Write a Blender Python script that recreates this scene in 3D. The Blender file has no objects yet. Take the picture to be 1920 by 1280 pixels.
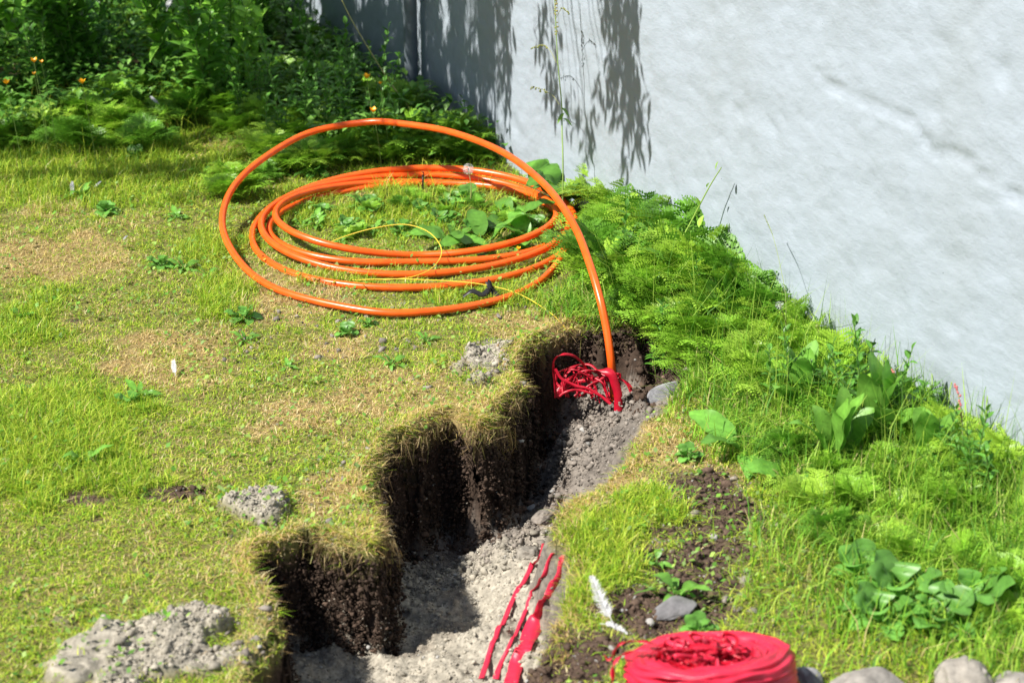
import bpy, math, random
import numpy as np
from mathutils import Vector

# ------------------------------------------------------------------ camera, sky, sun
R = math.radians
SC = bpy.context.scene
C = SC.collection
CAMH, FPX, PITCH = 2.6, 3583.0, R(23)
cd = bpy.data.cameras.new('camera'); cam = bpy.data.objects.new('camera', cd); C.objects.link(cam)
cam.location = (0, 0, CAMH); cam.rotation_euler = (R(90) - PITCH, 0, 0)
cd.sensor_width = 36; cd.lens = FPX / 1920 * 36; cd.clip_end = 2000; cd.clip_start = 0.05
cd.dof.use_dof = True; cd.dof.focus_distance = 6.75; cd.dof.aperture_fstop = 3.2
SC.camera = cam
ELEV = R(50); SXY = np.array([-0.912, -0.41])
SUN = np.array([SXY[0] * math.cos(ELEV), SXY[1] * math.cos(ELEV), math.sin(ELEV)])
w = bpy.data.worlds.new('World'); SC.world = w; w.use_nodes = True
wn = w.node_tree.nodes; sky = wn.new('ShaderNodeTexSky'); sky.sky_type = 'NISHITA'; sky.sun_disc = False
sky.sun_elevation = ELEV; sky.sun_rotation = math.atan2(SXY[0], SXY[1])
w.node_tree.links.new(sky.outputs[0], wn['Background'].inputs[0]); wn['Background'].inputs[1].default_value = 0.05
sd = bpy.data.lights.new('sun', 'SUN'); sd.energy = 5.0; sd.angle = R(0.53); sd.color = (1, 0.955, 0.88)
so = bpy.data.objects.new('sun', sd); C.objects.link(so)
so.rotation_euler = Vector(tuple(-SUN)).to_track_quat('-Z', 'Y').to_euler()
SC.view_settings.view_transform = 'Standard'; SC.view_settings.look = 'None'
SC.view_settings.exposure = 0.78; SC.view_settings.gamma = 1.0
SC.cycles.max_bounces = 8; SC.cycles.transmission_bounces = 6; SC.cycles.use_denoising = True

rng = np.random.default_rng(7); random.seed(7)
U = rng.uniform

def G(px, py, z=0.0):                       # photograph position -> place at height z
    dx = (px - 960) / FPX; dy = -(py - 640) / FPX
    d = np.array([dx, math.cos(PITCH) + dy * math.sin(PITCH), -math.sin(PITCH) + dy * math.cos(PITCH)])
    return np.array([0, 0, CAMH]) + d * ((z - CAMH) / d[2])
def GY(px, py, Y):                          # same, at a given distance Y
    dx = (px - 960) / FPX; dy = -(py - 640) / FPX
    d = np.array([dx, math.cos(PITCH) + dy * math.sin(PITCH), -math.sin(PITCH) + dy * math.cos(PITCH)])
    return np.array([0, 0, CAMH]) + d * (Y / d[1])
W0 = np.array([0.09, 7.90]); WT = np.array([0.434, -0.901]); WN = np.array([-0.901, -0.434])
def GW(px, py):                             # same, on the wall's face
    dx = (px - 960) / FPX; dy = -(py - 640) / FPX
    d = np.array([dx, math.cos(PITCH) + dy * math.sin(PITCH), -math.sin(PITCH) + dy * math.cos(PITCH)])
    return np.array([0, 0, CAMH]) + d * ((W0 @ WN) / (d[:2] @ WN))
def row_of(p):
    v = np.asarray(p, float) - np.array([0, 0, CAMH])
    wz = v[..., 1] * math.cos(PITCH) - v[..., 2] * math.sin(PITCH)
    return 640 - FPX * (v[..., 1] * math.sin(PITCH) + v[..., 2] * math.cos(PITCH)) / wz, 960 + FPX * v[..., 0] / wz

# ------------------------------------------------------------------ noise
TAB = np.random.default_rng(3).random((256, 256))
def vn(x, y, f, s=0):
    x = np.asarray(x) * f + s * 17.3; y = np.asarray(y) * f + s * 9.7
    xi = np.floor(x).astype(int); yi = np.floor(y).astype(int); u = x - xi; v = y - yi
    u = u * u * (3 - 2 * u); v = v * v * (3 - 2 * v)
    a = TAB[xi & 255, yi & 255]; b = TAB[(xi + 1) & 255, yi & 255]; c = TAB[xi & 255, (yi + 1) & 255]; d = TAB[(xi + 1) & 255, (yi + 1) & 255]
    return ((a * (1 - u) + b * u) * (1 - v) + (c * (1 - u) + d * u) * v) * 2 - 1
def fbm(x, y, f, o=4, s=0):
    r = 0; a = 1; t = 0
    for i in range(o):
        r = r + a * vn(x, y, f * 2.03 ** i, s + i); t += a; a *= 0.5
    return r / t
def sst(a, b, x):
    t = np.clip((x - a) / (b - a), 0, 1); return t * t * (3 - 2 * t)
def nrm(v):
    v = np.asarray(v, float); return v / (np.linalg.norm(v) + 1e-12)

# ------------------------------------------------------------------ materials
MATS = {}
def mat(name, col=None, rough=0.6, attr=None, transl=0.0, spec=0.4, noise=None, bump=None, coat=0.0):
    """procedural material; noise=(scale, dark factor, light factor); bump=(scale, strength, distance)"""
    m = bpy.data.materials.new(name); m.use_nodes = True; nt = m.node_tree; N = nt.nodes; L = nt.links
    b = N['Principled BSDF']; b.inputs['Roughness'].default_value = rough; b.inputs['Specular IOR Level'].default_value = spec
    b.inputs['Coat Weight'].default_value = coat
    tc = N.new('ShaderNodeTexCoord')
    if attr:
        a = N.new('ShaderNodeAttribute'); a.attribute_name = attr; src = a.outputs['Color']
    else:
        a = N.new('ShaderNodeRGB'); a.outputs[0].default_value = (*col, 1); src = a.outputs[0]
    if noise:
        n = N.new('ShaderNodeTexNoise'); n.inputs['Scale'].default_value = noise[0]; n.inputs['Detail'].default_value = 5
        L.new(tc.outputs['Object'], n.inputs['Vector'])
        mr = N.new('ShaderNodeMapRange'); mr.inputs['From Min'].default_value = 0.3; mr.inputs['From Max'].default_value = 0.7
        mr.inputs['To Min'].default_value = noise[1]; mr.inputs['To Max'].default_value = noise[2]; L.new(n.outputs['Fac'], mr.inputs['Value'])
        mx = N.new('ShaderNodeVectorMath'); mx.operation = 'SCALE'; L.new(src, mx.inputs[0]); L.new(mr.outputs[0], mx.inputs['Scale']); src = mx.outputs[0]
    L.new(src, b.inputs['Base Color'])
    if bump:
        n2 = N.new('ShaderNodeTexNoise'); n2.inputs['Scale'].default_value = bump[0]; n2.inputs['Detail'].default_value = 6; n2.inputs['Roughness'].default_value = 0.65
        L.new(tc.outputs['Object'], n2.inputs['Vector'])
        bp = N.new('ShaderNodeBump'); bp.inputs['Strength'].default_value = bump[1]; bp.inputs['Distance'].default_value = bump[2]
        L.new(n2.outputs['Fac'], bp.inputs['Height']); L.new(bp.outputs[0], b.inputs['Normal'])
    if transl > 0:
        t = N.new('ShaderNodeBsdfTranslucent'); L.new(src, t.inputs['Color']); ms = N.new('ShaderNodeMixShader'); ms.inputs[0].default_value = transl
        L.new(b.outputs[0], ms.inputs[1]); L.new(t.outputs[0], ms.inputs[2]); L.new(ms.outputs[0], N['Material Output'].inputs['Surface'])
    MATS[name] = m; return m
M_grass = mat('grass', attr='Col', rough=0.55, transl=0.35, spec=0.3)
M_leaf = mat('leaf', attr='Col', rough=0.42, transl=0.32, spec=0.45, noise=(60, 0.82, 1.15))
M_stem = mat('stem', attr='Col', rough=0.5, transl=0.1)
M_ground = mat('ground', attr='Col', rough=0.95, spec=0.15, noise=(55, 0.6, 1.4), bump=(110, 0.6, 0.006))
M_crumb = mat('crumbs', attr='Col', rough=0.95, spec=0.15, noise=(200, 0.75, 1.25), bump=(300, 0.4, 0.002))
M_stone = mat('stone', attr='Col', rough=0.85, spec=0.3, noise=(28, 0.65, 1.25), bump=(70, 0.6, 0.006))
M_orange = mat('orange_plastic', (0.92, 0.120, 0.010), rough=0.30, spec=0.5, noise=(22, 0.78, 1.05), bump=(120, 0.06, 0.001))
M_black = mat('black_plastic', (0.015, 0.015, 0.017), rough=0.4)
M_yellow = mat('yellow_cord', (0.85, 0.60, 0.05), rough=0.5)
M_red = mat('red_film', (0.56, 0.008, 0.03), rough=0.36, transl=0.28, spec=0.55, noise=(60, 0.85, 1.1), bump=(90, 0.3, 0.003))
M_red2 = mat('pinkish_red_film', (0.72, 0.03, 0.075), rough=0.4, transl=0.2, spec=0.5, noise=(40, 0.85, 1.15), bump=(90, 0.3, 0.003))  # brighter, pinker red for the strips and the roll
M_pipe = mat('pipe_paint', (0.16, 0.19, 0.22), rough=0.45, noise=(20, 0.8, 1.1))
M_bark = mat('bark', (0.10, 0.075, 0.05), rough=0.9, noise=(30, 0.5, 1.3), bump=(40, 0.8, 0.02))
M_white = mat('feather_down', (0.78, 0.78, 0.80), rough=0.8, transl=0.4)
M_petal = mat('petal', attr='Col', rough=0.35, transl=0.25)

# ------------------------------------------------------------------ mesh building
class MB:
    def __init__(s): s.v = []; s.f = []; s.c = []; s.n = 0
    def add(s, V, F, col):
        V = np.asarray(V, float); s.v.append(V); k = len(V)
        if isinstance(F, np.ndarray): s.f.append(F + s.n)
        else: s.f.append([tuple(i + s.n for i in f) for f in F])
        col = np.asarray(col, float)
        s.c.append(np.broadcast_to(col, (k, 3)) if col.ndim == 1 else col); s.n += k
    def mesh(s, name, m, smooth=False):
        me = bpy.data.meshes.new(name); V = np.concatenate(s.v)
        tot = []; idx = []
        for F in s.f:
            if isinstance(F, np.ndarray): tot.append(np.full(len(F), F.shape[1])); idx.append(F.ravel())
            else: tot.append(np.array([len(f) for f in F])); idx.append(np.array([i for f in F for i in f]))
        tot = np.concatenate(tot); idx = np.concatenate(idx)
        me.vertices.add(len(V)); me.vertices.foreach_set('co', V.ravel().astype(np.float32))
        me.loops.add(len(idx)); me.loops.foreach_set('vertex_index', idx.astype(np.int32))
        st = np.concatenate([[0], np.cumsum(tot)[:-1]])
        me.polygons.add(len(tot)); me.polygons.foreach_set('loop_start', st.astype(np.int32)); me.polygons.foreach_set('loop_total', tot.astype(np.int32))
        me.update(calc_edges=True)
        a = me.color_attributes.new('Col', 'FLOAT_COLOR', 'POINT'); c = np.concatenate(s.c)
        a.data.foreach_set('color', np.concatenate([c, np.ones((len(c), 1))], 1).ravel().astype(np.float32))
        if smooth: me.polygons.foreach_set('use_smooth', np.ones(len(tot), bool))
        me.materials.append(m); return me
    def build(s, name, m, parent=None, smooth=False, loc=None):
        me = s.mesh(name, m, smooth); o = bpy.data.objects.new(name, me); C.objects.link(o)
        if parent is not None: o.parent = parent
        if loc is not None: o.location = loc
        return o
def tag(o, label=None, cat=None, group=None, kind=None):
    if label: o['label'] = label
    if cat: o['category'] = cat
    if group: o['group'] = group
    if kind: o['kind'] = kind
    return o
def thing(name, label, cat, loc=(0, 0, 0), rz=0, group=None):
    o = bpy.data.objects.new(name, None); C.objects.link(o); o.location = tuple(loc); o.rotation_euler = (0, 0, rz)
    o.empty_display_size = 0.05
    return tag(o, label, cat, group)
def copy_tree(o, parent=None):
    c = o.copy(); C.objects.link(c)
    if parent is not None: c.parent = parent
    for ch in [x for x in KIDS.get(o.name, [])]:
        copy_tree(ch, c)
    return c
KIDS = {}
def kid(parent, ob): KIDS.setdefault(parent.name, []).append(ob); return ob

def catmull(P, n=8):
    P = np.asarray(P, float); Q = np.vstack([2 * P[0] - P[1], P, 2 * P[-1] - P[-2]]); out = []
    for i in range(1, len(Q) - 2):
        t = np.linspace(0, 1, n, endpoint=False)[:, None]; a, b, c, d = Q[i - 1], Q[i], Q[i + 1], Q[i + 2]
        out.append(0.5 * (2 * b + (c - a) * t + (2 * a - 5 * b + 4 * c - d) * t ** 2 + (3 * b - a - 3 * c + d) * t ** 3))
    out.append(P[-1:]); return np.concatenate(out)
def tube(mb, P, r, k=8, col=(1, 1, 1), cap=True):
    P = np.asarray(P, float); n = len(P); r = np.broadcast_to(r, n)
    T = np.gradient(P, axis=0); T /= np.linalg.norm(T, axis=1)[:, None] + 1e-12
    u = np.cross(T[0], [0, 0, 1.0]);
    if np.linalg.norm(u) < 0.1: u = np.cross(T[0], [1.0, 0, 0])
    u = nrm(u); V = []
    ang = np.linspace(0, 2 * np.pi, k, endpoint=False)
    for i in range(n):
        u = nrm(u - T[i] * (u @ T[i])); v = np.cross(T[i], u)
        V.append(P[i] + r[i] * (np.cos(ang)[:, None] * u + np.sin(ang)[:, None] * v))
    V = np.concatenate(V); F = [(i * k + j, i * k + (j + 1) % k, (i + 1) * k + (j + 1) % k, (i + 1) * k + j) for i in range(n - 1) for j in range(k)]
    if cap: F += [tuple(range(k))[::-1], tuple((n - 1) * k + j for j in range(k))]
    mb.add(V, F, col)
def ribbon(mb, P, wd, side, thick=0.0006, col=(1, 1, 1), twist=0.0):
    P = np.asarray(P, float); n = len(P); wd = np.broadcast_to(wd, n)
    T = np.gradient(P, axis=0); T /= np.linalg.norm(T, axis=1)[:, None] + 1e-12; V = []
    for i in range(n):
        s_ = np.asarray(side(i / (n - 1)) if callable(side) else side, float); s_ = nrm(s_ - T[i] * (s_ @ T[i]))
        nn = np.cross(T[i], s_); a = twist * math.sin(i * 0.7); s2 = s_ * math.cos(a) + nn * math.sin(a); n2 = np.cross(T[i], s2)
        q = [P[i] - s2 * wd[i] / 2, P[i] + n2 * wd[i] * 0.035, P[i] + s2 * wd[i] / 2]
        V += q + [x - n2 * thick for x in q]
    F = []
    for i in range(n - 1):
        a = i * 6; b = a + 6
        F += [(a, a + 1, b + 1, b), (a + 1, a + 2, b + 2, b + 1), (a + 4, a + 3, b + 3, b + 4), (a + 5, a + 4, b + 4, b + 5), (a + 3, a, b, b + 3), (a + 2, a + 5, b + 5, b + 2)]
    mb.add(V, F, col)

# ------------------------------------------------------------------ terrain
LEFT = [(430, 1500), (455, 1290), (505, 1200), (500, 1120), (470, 1065), (482, 1028), (530, 1022), (575, 1000), (625, 1010), (665, 1022), (698, 1026), (706, 998), (694, 962), (686, 925), (680, 892),
        (706, 858), (722, 826), (758, 812), (800, 790), (838, 776), (872, 784), (896, 800), (912, 790), (926, 765), (952, 742), (972, 716), (962, 690), (978, 655), (1012, 632), (1060, 612), (1110, 606), (1170, 602), (1235, 620), (1280, 650), (1302, 690)]
RIGHT = [(1302, 690), (1300, 735), (1250, 782), (1210, 840), (1165, 885), (1130, 925), (1085, 940), (1062, 965), (1066, 1010), (1088, 1070), (1072, 1130), (1042, 1180), (1018, 1230), (1000, 1290), (970, 1500)]
PL = catmull([G(*p)[:2] for p in LEFT], 3); PR = catmull([G(*p)[:2] for p in RIGHT], 3)
POLY = np.concatenate([PL, PR[1:]])
def sdist(x, y, P):
    out = np.full(x.shape, 9.0)
    for a, b in zip(P[:-1], P[1:]):
        d = b - a; t = np.clip(((x - a[0]) * d[0] + (y - a[1]) * d[1]) / (d @ d + 1e-12), 0, 1)
        out = np.minimum(out, np.hypot(x - a[0] - t * d[0], y - a[1] - t * d[1]))
    return out
def inside(x, y, P):
    r = np.zeros(x.shape, bool); Q = np.vstack([P, P[:1]])
    for a, b in zip(Q[:-1], Q[1:]):
        if a[1] == b[1]: continue
        c = ((a[1] > y) != (b[1] > y)) & (x < (b[0] - a[0]) * (y - a[1]) / (b[1] - a[1]) + a[0]); r ^= c
    return r
FL = np.array([np.append(G(a, b, z)[:2], z) for a, b, z in [
    (900, 1290, -.29), (650, 1260, -.32), (540, 1250, -.28), (800, 1070, -.43), (860, 1170, -.34), (620, 1190, -.35), (720, 1170, -.36), (560, 1130, -.36), (640, 1100, -.38), (960, 1010, -.38), (1030, 1000, -.27), (950, 900, -.47), (1025, 800, -.46),
    (985, 745, -.44), (1045, 870, -.44), (1080, 745, -.24), (1110, 800, -.20), (1130, 760, -.21), (1180, 770, -.18), (1160, 740, -.24), (1090, 860, -.23), (1060, 690, -.36), (1150, 700, -.26), (1210, 730, -.2),
    (1005, 1110, -.24), (1040, 1050, -.22), (950, 1200, -.25), (900, 1500, -.28), (560, 1500, -.25), (1190, 830, -.13), (1130, 880, -.17), (1000, 950, -.42)]])
def floorz(x, y):
    n = 0; d = 0
    for a, b, z in FL:
        q = 1 / ((x - a) ** 2 + (y - b) ** 2 + 0.0015) ** 1.7; n = n + q * z; d = d + q
    return n / d
def ell(x, y, px, py, rx, ry, s=1):         # soft patch mask, px-sized
    c = G(px, py); sx = abs(G(px + rx, py)[0] - c[0]); sy = abs(G(px, py - ry)[1] - G(px, py + ry)[1]) / 2
    d = np.hypot((x - c[0]) / sx, (y - c[1]) / sy) + 0.75 * fbm(x, y, 9, 4, s)
    return sst(1.2, 0.7, d)
SAND = [(905, 672, 50, 32), (470, 952, 62, 26), (270, 1225, 160, 70), (370, 1170, 75, 40), (130, 1265, 60, 30)]
SOIL = [(1345, 945, 105, 52), (1300, 1055, 90, 60), (1080, 1215, 115, 45), (1230, 1140, 140, 38), (160, 935, 48, 14), (180, 978, 22, 12), (330, 925, 60, 14), (1215, 1180, 60, 25), (135, 606, 22, 8), (1225, 690, 60, 40), (1330, 1150, 60, 30), (1020, 1240, 60, 60)]
def masks(x, y):
    ins = inside(x, y, POLY); dl = sdist(x, y, PL); dr = sdist(x, y, PR)
    j = 0.030 * fbm(x, y, 17, 3, 5) + 0.015 * vn(x, y, 48, 6)
    sdl = np.where(ins, dl, -dl) + j - 0.012; sdr = np.where(ins, dr, -dr) + j
    wr = 0.11 + 0.16 * sst(5.0, 5.5, y)
    wl = 0.055 + 0.09 * sst(6.1, 6.3, y)
    kl = sst(0, 1, sdl / wl); kr = sst(0, 1, sdr / wr)
    k = np.where(ins, np.minimum(kl, kr), np.minimum(sst(0, 1, np.minimum(sdl, sdr) / wl), kr))
    ed = np.where(ins, 0, np.minimum(dl, dr))
    sand = 0 * x; soil = 0 * x
    for i, e in enumerate(SAND): sand = np.maximum(sand, ell(x, y, *e, s=i))
    for i, e in enumerate(SOIL): soil = np.maximum(soil, ell(x, y, *e, s=i + 9))
    return k, ins, ed, np.minimum(dl, 9), dr, sand, soil
def hfun(x, y):
    k, ins, ed, dl, dr, sand, soil = masks(x, y)
    base = 0.018 * fbm(x, y, 1.1, 3, 2) + 0.007 * fbm(x, y, 7, 2, 4) + 0.02 * sst(0.1, 0.0, np.where(ins, 9, dl)) * 1.0
    rough = (0.042 + 0.022 * sst(5.1, 5.5, y)) * fbm(x, y, 13, 5, 8) + 0.016 * np.abs(fbm(x, y, 50, 3, 12)) + 0.045 * sst(5.0, 5.3, y) * sst(.15, .6, fbm(x, y, 11, 3, 88))
    heap = sand * (1 - k) * (0.026 + 0.03 * fbm(x, y, 9, 3, 6) + 0.03 * np.abs(fbm(x, y, 26, 4, 11)))
    sol = soil * (1 - k) * (-0.012 + 0.03 * np.abs(fbm(x, y, 22, 4, 14)))
    z = base * (1 - k) + k * (floorz(x, y) + rough) + heap + sol
    far = sst(9, 14, y); return z * (1 - far) + far * base
def spread(a, b, d, ends, g=1.16, d2=0.025, a2=None, b2=None):
    L = list(np.arange(a, b, d)); lo = []; hi = []
    x = a
    while x > a2: x -= d2; lo.append(x)
    s = d2
    while x > -ends: s *= g; x -= s; lo.append(x)
    x = b; s = d2
    while x < b2: x += d2; hi.append(x)
    while x < ends: s *= g; x += s; hi.append(x)
    return np.array(lo[::-1] + L + hi)
GX = spread(-1.05, 0.95, 0.0075, 120, a2=-2.6, b2=2.2); GYL = spread(3.55, 6.6, 0.0075, 120, a2=3.3, b2=9.5)
XX, YY = np.meshgrid(GX, GYL, indexing='ij')
near = (abs(XX) < 3) & (YY > 2.5) & (YY < 12)
ZZ = 0.02 * fbm(XX, YY, 0.6, 2, 2)
zz = hfun(XX[near], YY[near]); e = sst(3, 2.4, abs(XX[near])) * sst(2.5, 3.0, YY[near]) * sst(12, 10, YY[near])
ZZ[near] = zz * e + ZZ[near] * (1 - e)
def Hq(x, y):
    x = np.asarray(x, float); y = np.asarray(y, float)
    i = np.clip(np.searchsorted(GX, x) - 1, 0, len(GX) - 2); j = np.clip(np.searchsorted(GYL, y) - 1, 0, len(GYL) - 2)
    u = (x - GX[i]) / (GX[i + 1] - GX[i]); v = (y - GYL[j]) / (GYL[j + 1] - GYL[j])
    return (ZZ[i, j] * (1 - u) + ZZ[i + 1, j] * u) * (1 - v) + (ZZ[i, j + 1] * (1 - u) + ZZ[i + 1, j + 1] * u) * v
def at(px, py, lift=0.0):                   # first place where the line of sight meets the ground
    a = G(px, py, 0.25); b = G(px, py, -0.7); t = np.linspace(0, 1, 700)[:, None]; Q = a * (1 - t) + b * t
    i = np.argmax(Q[:, 2] <= Hq(Q[:, 0], Q[:, 1])); p = Q[i].copy(); p[2] += lift; return p
def dw(x, y): return (x - W0[0]) * WN[0] + (y - W0[1]) * WN[1]

STRAW = [(310, 670, 120, 60), (90, 480, 150, 45), (560, 545, 130, 50), (1290, 830, 110, 55), (1010, 605, 110, 25), (560, 790, 110, 40), (860, 800, 60, 60), (780, 740, 160, 60), (620, 930, 60, 40), (100, 395, 60, 14), (430, 270, 70, 10), (1150, 590, 80, 20), (1190, 900, 50, 30), (640, 640, 70, 30)]
LUSH = [(800, 400, 200, 45), (900, 560, 90, 16), (620, 525, 90, 14), (560, 380, 60, 30), (100, 830, 170, 110), (150, 330, 300, 60), (1130, 1040, 75, 70), (200, 900, 120, 40), (50, 610, 70, 60), (430, 560, 60, 40), (1080, 1120, 60, 40), (400, 470, 90, 30), (1225, 950, 60, 40)]
def zones(x, y):
    st = 0 * x; lu = 0 * x
    for i, e_ in enumerate(STRAW): st = np.maximum(st, ell(x, y, *e_, s=i + 30))
    for i, e_ in enumerate(LUSH): lu = np.maximum(lu, ell(x, y, *e_, s=i + 50))
    d = dw(x, y) + 0.12 * fbm(x, y, 5, 3, 77)
    bank = np.maximum(sst(0.75, 0.5, d), sst(0.42, 0.62, x + 0.08 * fbm(x, y, 6, 2, 3)) * sst(5.1, 4.8, y + 0.1 * fbm(x, y, 5, 2, 9)))
    return st * (1 - bank), lu, bank

# ground colour by what lies there: turf thatch, dark topsoil, grey subsoil, pale sand
k, ins, ed, dl, dr, sand, soil = masks(XX, YY)
st, lu, bank = zones(XX, YY)
turf = np.array([0.08, 0.10, 0.025]); thatch = np.array([0.24, 0.18, 0.075]); dark = np.array([0.056, 0.038, 0.028]); grey = np.array([0.20, 0.175, 0.15]); pale = np.array([0.33, 0.30, 0.245])
c = turf + (thatch - turf) * (0.35 + 0.65 * st)[..., None]
def mixin(c, t, wgt): return c + (t - c) * np.clip(wgt, 0, 1)[..., None]
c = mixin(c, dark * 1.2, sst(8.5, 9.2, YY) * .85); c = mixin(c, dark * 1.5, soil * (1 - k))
c = mixin(c, pale * 0.95, sand * (1 - k))
fl = mixin(np.broadcast_to(grey, c.shape), pale, sst(5.35, 4.95, YY + 0.12 * fbm(XX, YY, 6, 3, 21) + 0.4 * (XX - 0.05)))
fl = mixin(fl, dark * 1.3, 0.5 * sst(0.1, 0.5, fbm(XX, YY, 7, 3, 41)))
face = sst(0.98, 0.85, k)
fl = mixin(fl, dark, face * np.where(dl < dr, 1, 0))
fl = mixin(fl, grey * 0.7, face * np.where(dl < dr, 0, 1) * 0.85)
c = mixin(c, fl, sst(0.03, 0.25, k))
# pull the bank faces about so that they are lumpy and slightly undercut
gx = np.gradient(ZZ, axis=0) / np.gradient(XX, axis=0); gy = np.gradient(ZZ, axis=1) / np.gradient(YY, axis=1)
g = np.hypot(gx, gy) + 1e-9; steep = sst(0.8, 3, g) * near
lat = steep * (0.007 * fbm(XX + ZZ * 0.7, YY + ZZ * 1.3, 16, 4, 60) + 0.022 * sst(0, -0.12, ZZ) * sst(-0.46, -0.2, ZZ) * (YY < 6.1) * (dl < dr))
X2 = XX + gx / g * lat; Y2 = YY + gy / g * lat
nx, ny = XX.shape
idx = np.arange(nx * ny).reshape(nx, ny)
F = np.stack([idx[:-1, :-1].ravel(), idx[1:, :-1].ravel(), idx[1:, 1:].ravel(), idx[:-1, 1:].ravel()], 1)
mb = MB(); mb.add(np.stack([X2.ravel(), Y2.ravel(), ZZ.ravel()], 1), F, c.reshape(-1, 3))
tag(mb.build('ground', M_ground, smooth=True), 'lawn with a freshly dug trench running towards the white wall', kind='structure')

# ------------------------------------------------------------------ wall and drainpipe
def wall_mat():
    m = mat('wall_paint', (0.60, 0.645, 0.69), rough=0.6, spec=0.35); nt = m.node_tree; N = nt.nodes; L = nt.links; b = N['Principled BSDF']
    tc = N.new('ShaderNodeTexCoord')
    mp = N.new('ShaderNodeMapping'); mp.inputs['Rotation'].default_value = (0, 0, math.atan2(WT[1], WT[0]) * -1); L.new(tc.outputs['Object'], mp.inputs[0])
    def noise(s, sc, det=6, rg=0.6):
        m2 = N.new('ShaderNodeMapping'); m2.inputs['Scale'].default_value = sc; L.new(mp.outputs[0], m2.inputs[0])
        n = N.new('ShaderNodeTexNoise'); n.inputs['Scale'].default_value = s; n.inputs['Detail'].default_value = det; n.inputs['Roughness'].default_value = rg
        L.new(m2.outputs[0], n.inputs['Vector']); return n.outputs['Fac']
    brush = noise(45, (1, 1, 3.2), 6, 0.7); lump = noise(14, (1, 1, 1.3), 4, 0.5); st_ = noise(2.2, (2.0, 1, 0.6), 5, 0.6); pit = noise(38, (1, 1, 1), 2, 0.5)
    b1 = N.new('ShaderNodeBump'); b1.inputs['Strength'].default_value = 0.55; b1.inputs['Distance'].default_value = 0.0022; L.new(brush, b1.inputs['Height'])
    b2 = N.new('ShaderNodeBump'); b2.inputs['Strength'].default_value = 0.5; b2.inputs['Distance'].default_value = 0.012; L.new(lump, b2.inputs['Height']); L.new(b1.outputs[0], b2.inputs['Normal'])
    L.new(b2.outputs[0], b.inputs['Normal'])
    r = N.new('ShaderNodeValToRGB'); e_ = r.color_ramp.elements; e_[0].position = 0.32; e_[0].color = (0.320, 0.365, 0.41, 1); e_[1].position = 0.6; e_[1].color = (0.337, 0.387, 0.445, 1); L.new(st_, r.inputs[0])
    r2 = N.new('ShaderNodeValToRGB'); e_ = r2.color_ramp.elements; e_[0].position = 0.195; e_[0].color = (0.25, 0.25, 0.24, 1); e_[1].position = 0.21; e_[1].color = (1, 1, 1, 1); L.new(pit, r2.inputs[0])
    mx = N.new('ShaderNodeMix'); mx.data_type = 'RGBA'; mx.blend_type = 'MULTIPLY'; mx.inputs[0].default_value = 1; L.new(r.outputs[0], mx.inputs[6]); L.new(r2.outputs[0], mx.inputs[7])
    L.new(mx.outputs[2], b.inputs['Base Color']); return m
M_wall = wall_mat()
ta = np.arange(-7.0, 7.5, 0.022); za = np.arange(-0.3, 3.2, 0.022); TA, ZA = np.meshgrid(ta, za, indexing='ij')
dsp = 0.006 * fbm(TA, ZA, 2.2, 2, 5) + 0.0045 * fbm(TA, ZA * 1.2, 8, 3, 8) + 0.0022 * fbm(TA, ZA * 1.4, 20, 2, 9) - 0.006 * np.maximum(0, fbm(TA, ZA, 14, 2, 31) - 0.35) * 3
seam = (GW(931, 120)[:2] - W0) @ WT
dsp += 0.010 * np.exp(-((TA - seam) / 0.018) ** 2) - 0.02 * sst(seam, seam - 0.01, TA)
cr = -0.016 * np.exp(-(((ZA - 0.93 - 0.04 * fbm(TA, TA, 6, 3, 2) + 0.1 * (TA - 2.5)) / 0.007) ** 2)) * sst(1.75, 2.2, TA); dsp += cr
WX = W0[0] + WT[0] * TA + WN[0] * dsp; WY = W0[1] + WT[1] * TA + WN[1] * dsp
idx = np.arange(TA.size).reshape(TA.shape)
F = np.stack([idx[:-1, :-1].ravel(), idx[:-1, 1:].ravel(), idx[1:, 1:].ravel(), idx[1:, :-1].ravel()], 1)
mb = MB(); mb.add(np.stack([WX.ravel(), WY.ravel(), ZA.ravel()], 1), F, (1, 1, 1))
q = []
for t, n, z in [(-7, -.05, -.3), (7.47, -.05, -.3), (7.47, -.35, -.3), (-7, -.35, -.3), (-7, -.05, 3.19), (7.47, -.05, 3.19), (7.47, -.35, 3.19), (-7, -.35, 3.19)]:
    p = W0 + WT * t + WN * n; q.append((p[0], p[1], z))
mb.add(q, [(0, 1, 5, 4), (1, 2, 6, 5), (2, 3, 7, 6), (3, 0, 4, 7), (4, 5, 6, 7), (3, 2, 1, 0)], (1, 1, 1))
tag(mb.build('painted_wall', M_wall, smooth=False), 'rough plastered wall painted pale blue-grey along the right side', 'wall')
pp = GW(786, 60)[:2] + WN * 0.045
dp = thing('drainpipe', 'dark grey vertical drainpipe fixed to the shaded part of the wall', 'drainpipe', (pp[0], pp[1], 0))
mb = MB(); tube(mb, [(0, 0, z) for z in np.linspace(-0.1, 3.1, 12)], 0.033, 16); mb.build('pipe', M_pipe, dp, True)
for z in (0.95, 2.4):
    mb = MB(); tube(mb, [(0, 0, z), (0, 0, z + 0.03)], 0.038, 16); tube(mb, [(0, 0, z + .015), (-WN[0] * .06, -WN[1] * .06, z + .015)], 0.008, 6); mb.build('bracket', M_pipe, dp, True)

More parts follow.
